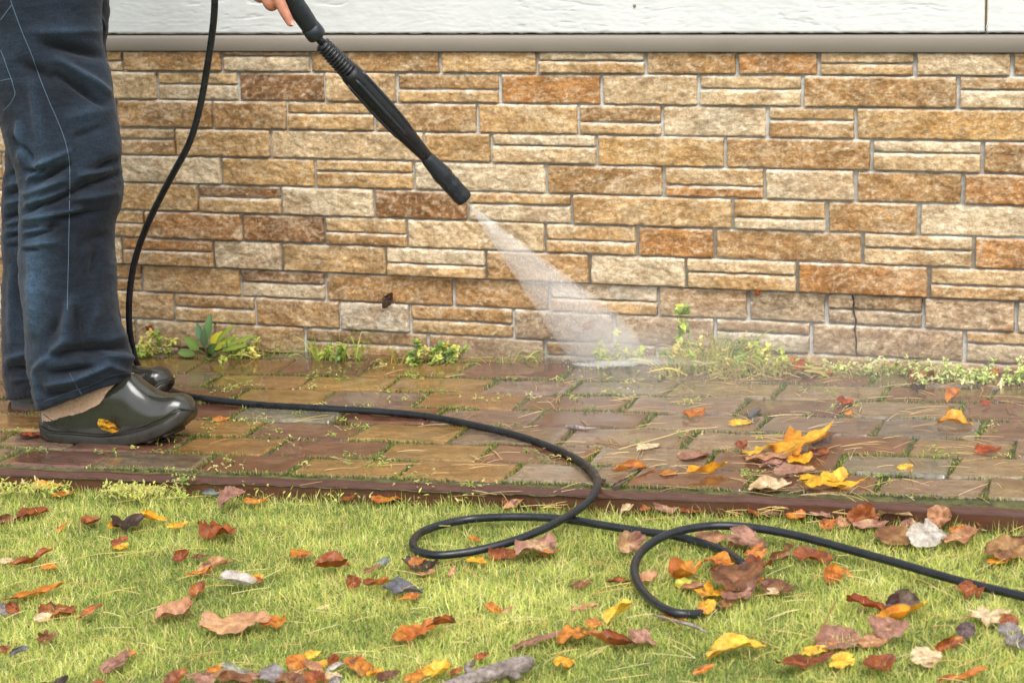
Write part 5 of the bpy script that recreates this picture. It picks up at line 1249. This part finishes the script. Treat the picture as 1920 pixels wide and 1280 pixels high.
branch('twig', [(1394, 851, .004), (1425, 862, .006), (1448, 876, .004), (1462, 872, .004)], [.001, .0013, .0012, .0008], 'thin grey twig on the path under the yellow maple leaves', cat='twig', off=.002)
branch('twig', [(1160, 842, 0), (1240, 820, .004), (1290, 806, .004), (1345, 800, .002)], [.0012, .0014, .0012, .0007], 'long straight straw-coloured twig on the path left of the maple leaves', m='straw', cat='twig', off=.002) if 'straw' in M else None
branch('bark_chip', [(1062, 799, 0), (1078, 800, .003), (1095, 803, .002), (1122, 802, .001)], [.004, .006, .004, .0012], 'pale grey lichen-covered twig lying on the path inside the hose bend', cat='twig', off=.004)
branch('pine_cone', [(1404, 782, .004), (1412, 775, .006), (1424, 767, .006)], [.004, .007, .004], 'small dark grey cone-shaped chip lying on the path above the maple leaves', m='darkbark', cat='chip', off=.004) if 'darkbark' in M else None

# ============================================================ WATER SPRAY
A0 = LP(872, 376); GL, GR = G(1072, 684), W(1215, 600, -.02)
def vol(name, dens, mode=None, col=(.985, .99, .995), an=0., n=None):
    m = bpy.data.materials.new(name); m.use_nodes = True; N = m.node_tree.nodes; L = m.node_tree.links; N.remove(N['Principled BSDF'])
    v = N.new('ShaderNodeVolumePrincipled'); v.inputs['Color'].default_value = (*col, 1); v.inputs['Anisotropy'].default_value = an; v.inputs['Density'].default_value = dens
    L.new(v.outputs[0], N['Material Output'].inputs['Volume'])
    if mode:                                         # thins out with the distance from the nozzle, with streaks along the flow
        tc = N.new('ShaderNodeTexCoord'); le = N.new('ShaderNodeVectorMath'); le.operation = 'LENGTH'; L.new(tc.outputs['Object'], le.inputs[0])
        no = N.new('ShaderNodeVectorMath'); no.operation = 'NORMALIZE'; L.new(tc.outputs['Object'], no.inputs[0])
        nz = N.new('ShaderNodeTexNoise'); nz.inputs['Scale'].default_value = 45; nz.inputs['Detail'].default_value = 4; L.new(no.outputs[0], nz.inputs['Vector'])
        mr = N.new('ShaderNodeMapRange'); mr.inputs[1].default_value = .3; mr.inputs[2].default_value = .7; mr.inputs[3].default_value = .35; mr.inputs[4].default_value = 1.7; L.new(nz.outputs[0], mr.inputs[0])
        mx = N.new('ShaderNodeMath'); mx.operation = 'MAXIMUM'; mx.inputs[1].default_value = .02; L.new(le.outputs['Value'], mx.inputs[0])
        dv = N.new('ShaderNodeMath'); dv.operation = 'DIVIDE'; dv.inputs[0].default_value = dens; L.new(mx.outputs[0], dv.inputs[1])
        ml = N.new('ShaderNodeMath'); ml.operation = 'MULTIPLY'; L.new(dv.outputs[0], ml.inputs[0]); L.new(mr.outputs[0], ml.inputs[1]); L.new(ml.outputs[0], v.inputs['Density'])
    elif n:
        tc = N.new('ShaderNodeTexCoord'); nz = N.new('ShaderNodeTexNoise'); nz.inputs['Scale'].default_value = n; nz.inputs['Detail'].default_value = 2; L.new(tc.outputs['Object'], nz.inputs['Vector'])
        mr = N.new('ShaderNodeMapRange'); mr.inputs[1].default_value = .35; mr.inputs[2].default_value = .7; mr.inputs[3].default_value = dens * .2; mr.inputs[4].default_value = dens * 1.8; L.new(nz.outputs[0], mr.inputs[0]); L.new(mr.outputs[0], v.inputs['Density'])
    return m
def fan(name, E_, thick, m, t0=.015):
    E_ = spline(np.array(E_), 8); ns, k = 14, len(E_); s = np.linspace(0, 1, k); prof = (np.sin(np.pi * s.clip(.0, 1)) ** .32) * .5 * thick
    nor = nrm(np.cross(E_[0] - A0, E_[-1] - A0)); V = []
    for sg in (1, -1):
        for t in np.linspace(t0, 1, ns): V.append(A0 + (E_ - A0) * t + sg * nor * (prof * t + .0008)[:, None])
    V = np.vstack(V) - A0; a = np.arange(ns * k).reshape(ns, k); b = a + ns * k
    q = np.concatenate([np.stack([a[:-1, :-1], a[1:, :-1], a[1:, 1:], a[:-1, 1:]], -1).reshape(-1, 4), np.stack([b[:-1, :-1], b[:-1, 1:], b[1:, 1:], b[1:, :-1]], -1).reshape(-1, 4)] +
        [np.stack([a[:-1, 0], b[:-1, 0], b[1:, 0], a[1:, 0]], -1), np.stack([a[1:, -1], b[1:, -1], b[:-1, -1], a[:-1, -1]], -1), np.stack([a[0, 1:], b[0, 1:], b[0, :-1], a[0, :-1]], -1), np.stack([a[-1, :-1], b[-1, :-1], b[-1, 1:], a[-1, 1:]], -1)])
    o = mk(name, V, q, None, m, closed=True); o.location = A0; return o
fn = fan('water_spray', [G(1072, 685, .002), G(1118, 683, .002), G(1165, 680, .002), W(1196, 662, -.02), W(1190, 628, -.02), W(1160, 588, -.02)], .10, vol('spray_volume', SPRAY_D, 'fan'))
tag(fn, 'white fan of water blasting from the lance nozzle to the wall foot', 'water spray', kind='stuff')
def blob(name, c, rx, ry, rz, m, seed):
    V = []; nu, nv = 28, 16
    for i_ in range(nv + 1):
        ph = math.pi * i_ / nv
        for j in range(nu): th = 2 * math.pi * j / nu; V.append((math.sin(ph) * math.cos(th), math.sin(ph) * math.sin(th), math.cos(ph)))
    V = np.array(V); V = V * (1 + .16 * fbm(V * 1.6, 2, seed))[:, None] * np.array([rx, ry, rz])
    a = np.arange((nv + 1) * nu).reshape(nv + 1, nu); b = np.roll(a, -1, 1); q = np.stack([a[:-1], b[:-1], b[1:], a[1:]], -1).reshape(-1, 4)
    o = mk(name, V, q, None, m, closed=True); o.location = c; return tag(o, 'pale cloud of fine mist drifting from where the water hits', 'mist', 'mist around the impact', 'stuff')
for k, (x, y, Y, rx, ry, rz, dn) in enumerate(MIST):
    blob('mist', W(x, y, Y), rx, ry, rz, vol('mist_volume', dn, None), k)
M['spraydrop'] = mat('spray_drop', (.9, .92, .94), .15, spec=.6)
# droplets thrown up where the jet strikes
rr = random.Random(31); mb = MB()
for _ in range(1500):
    t = rr.random(); k = rr.random(); base = GL + (G(1215, 676) - GL) * k
    if rr.random() < .62: p = A0 + (GL + (W(1158, 592, -.02) - GL) * k - A0) * (t ** .5) + rv(rr, .006 * t)
    else: p = base + RT * rr.gauss(.02, .03) + np.array([0, 0, abs(rr.gauss(0, .012))]) - FW * abs(rr.gauss(0, .03))
    v, f = ico(p, rr.uniform(.0003, .0010), nrm(GL - A0) * rr.uniform(0, 4)); mb.add(v, t=f)
dr = mb.build('splash_drops', M['spraydrop']); tag(dr, 'bright water drops jumping where the jet meets the path', 'water drops', kind='stuff')
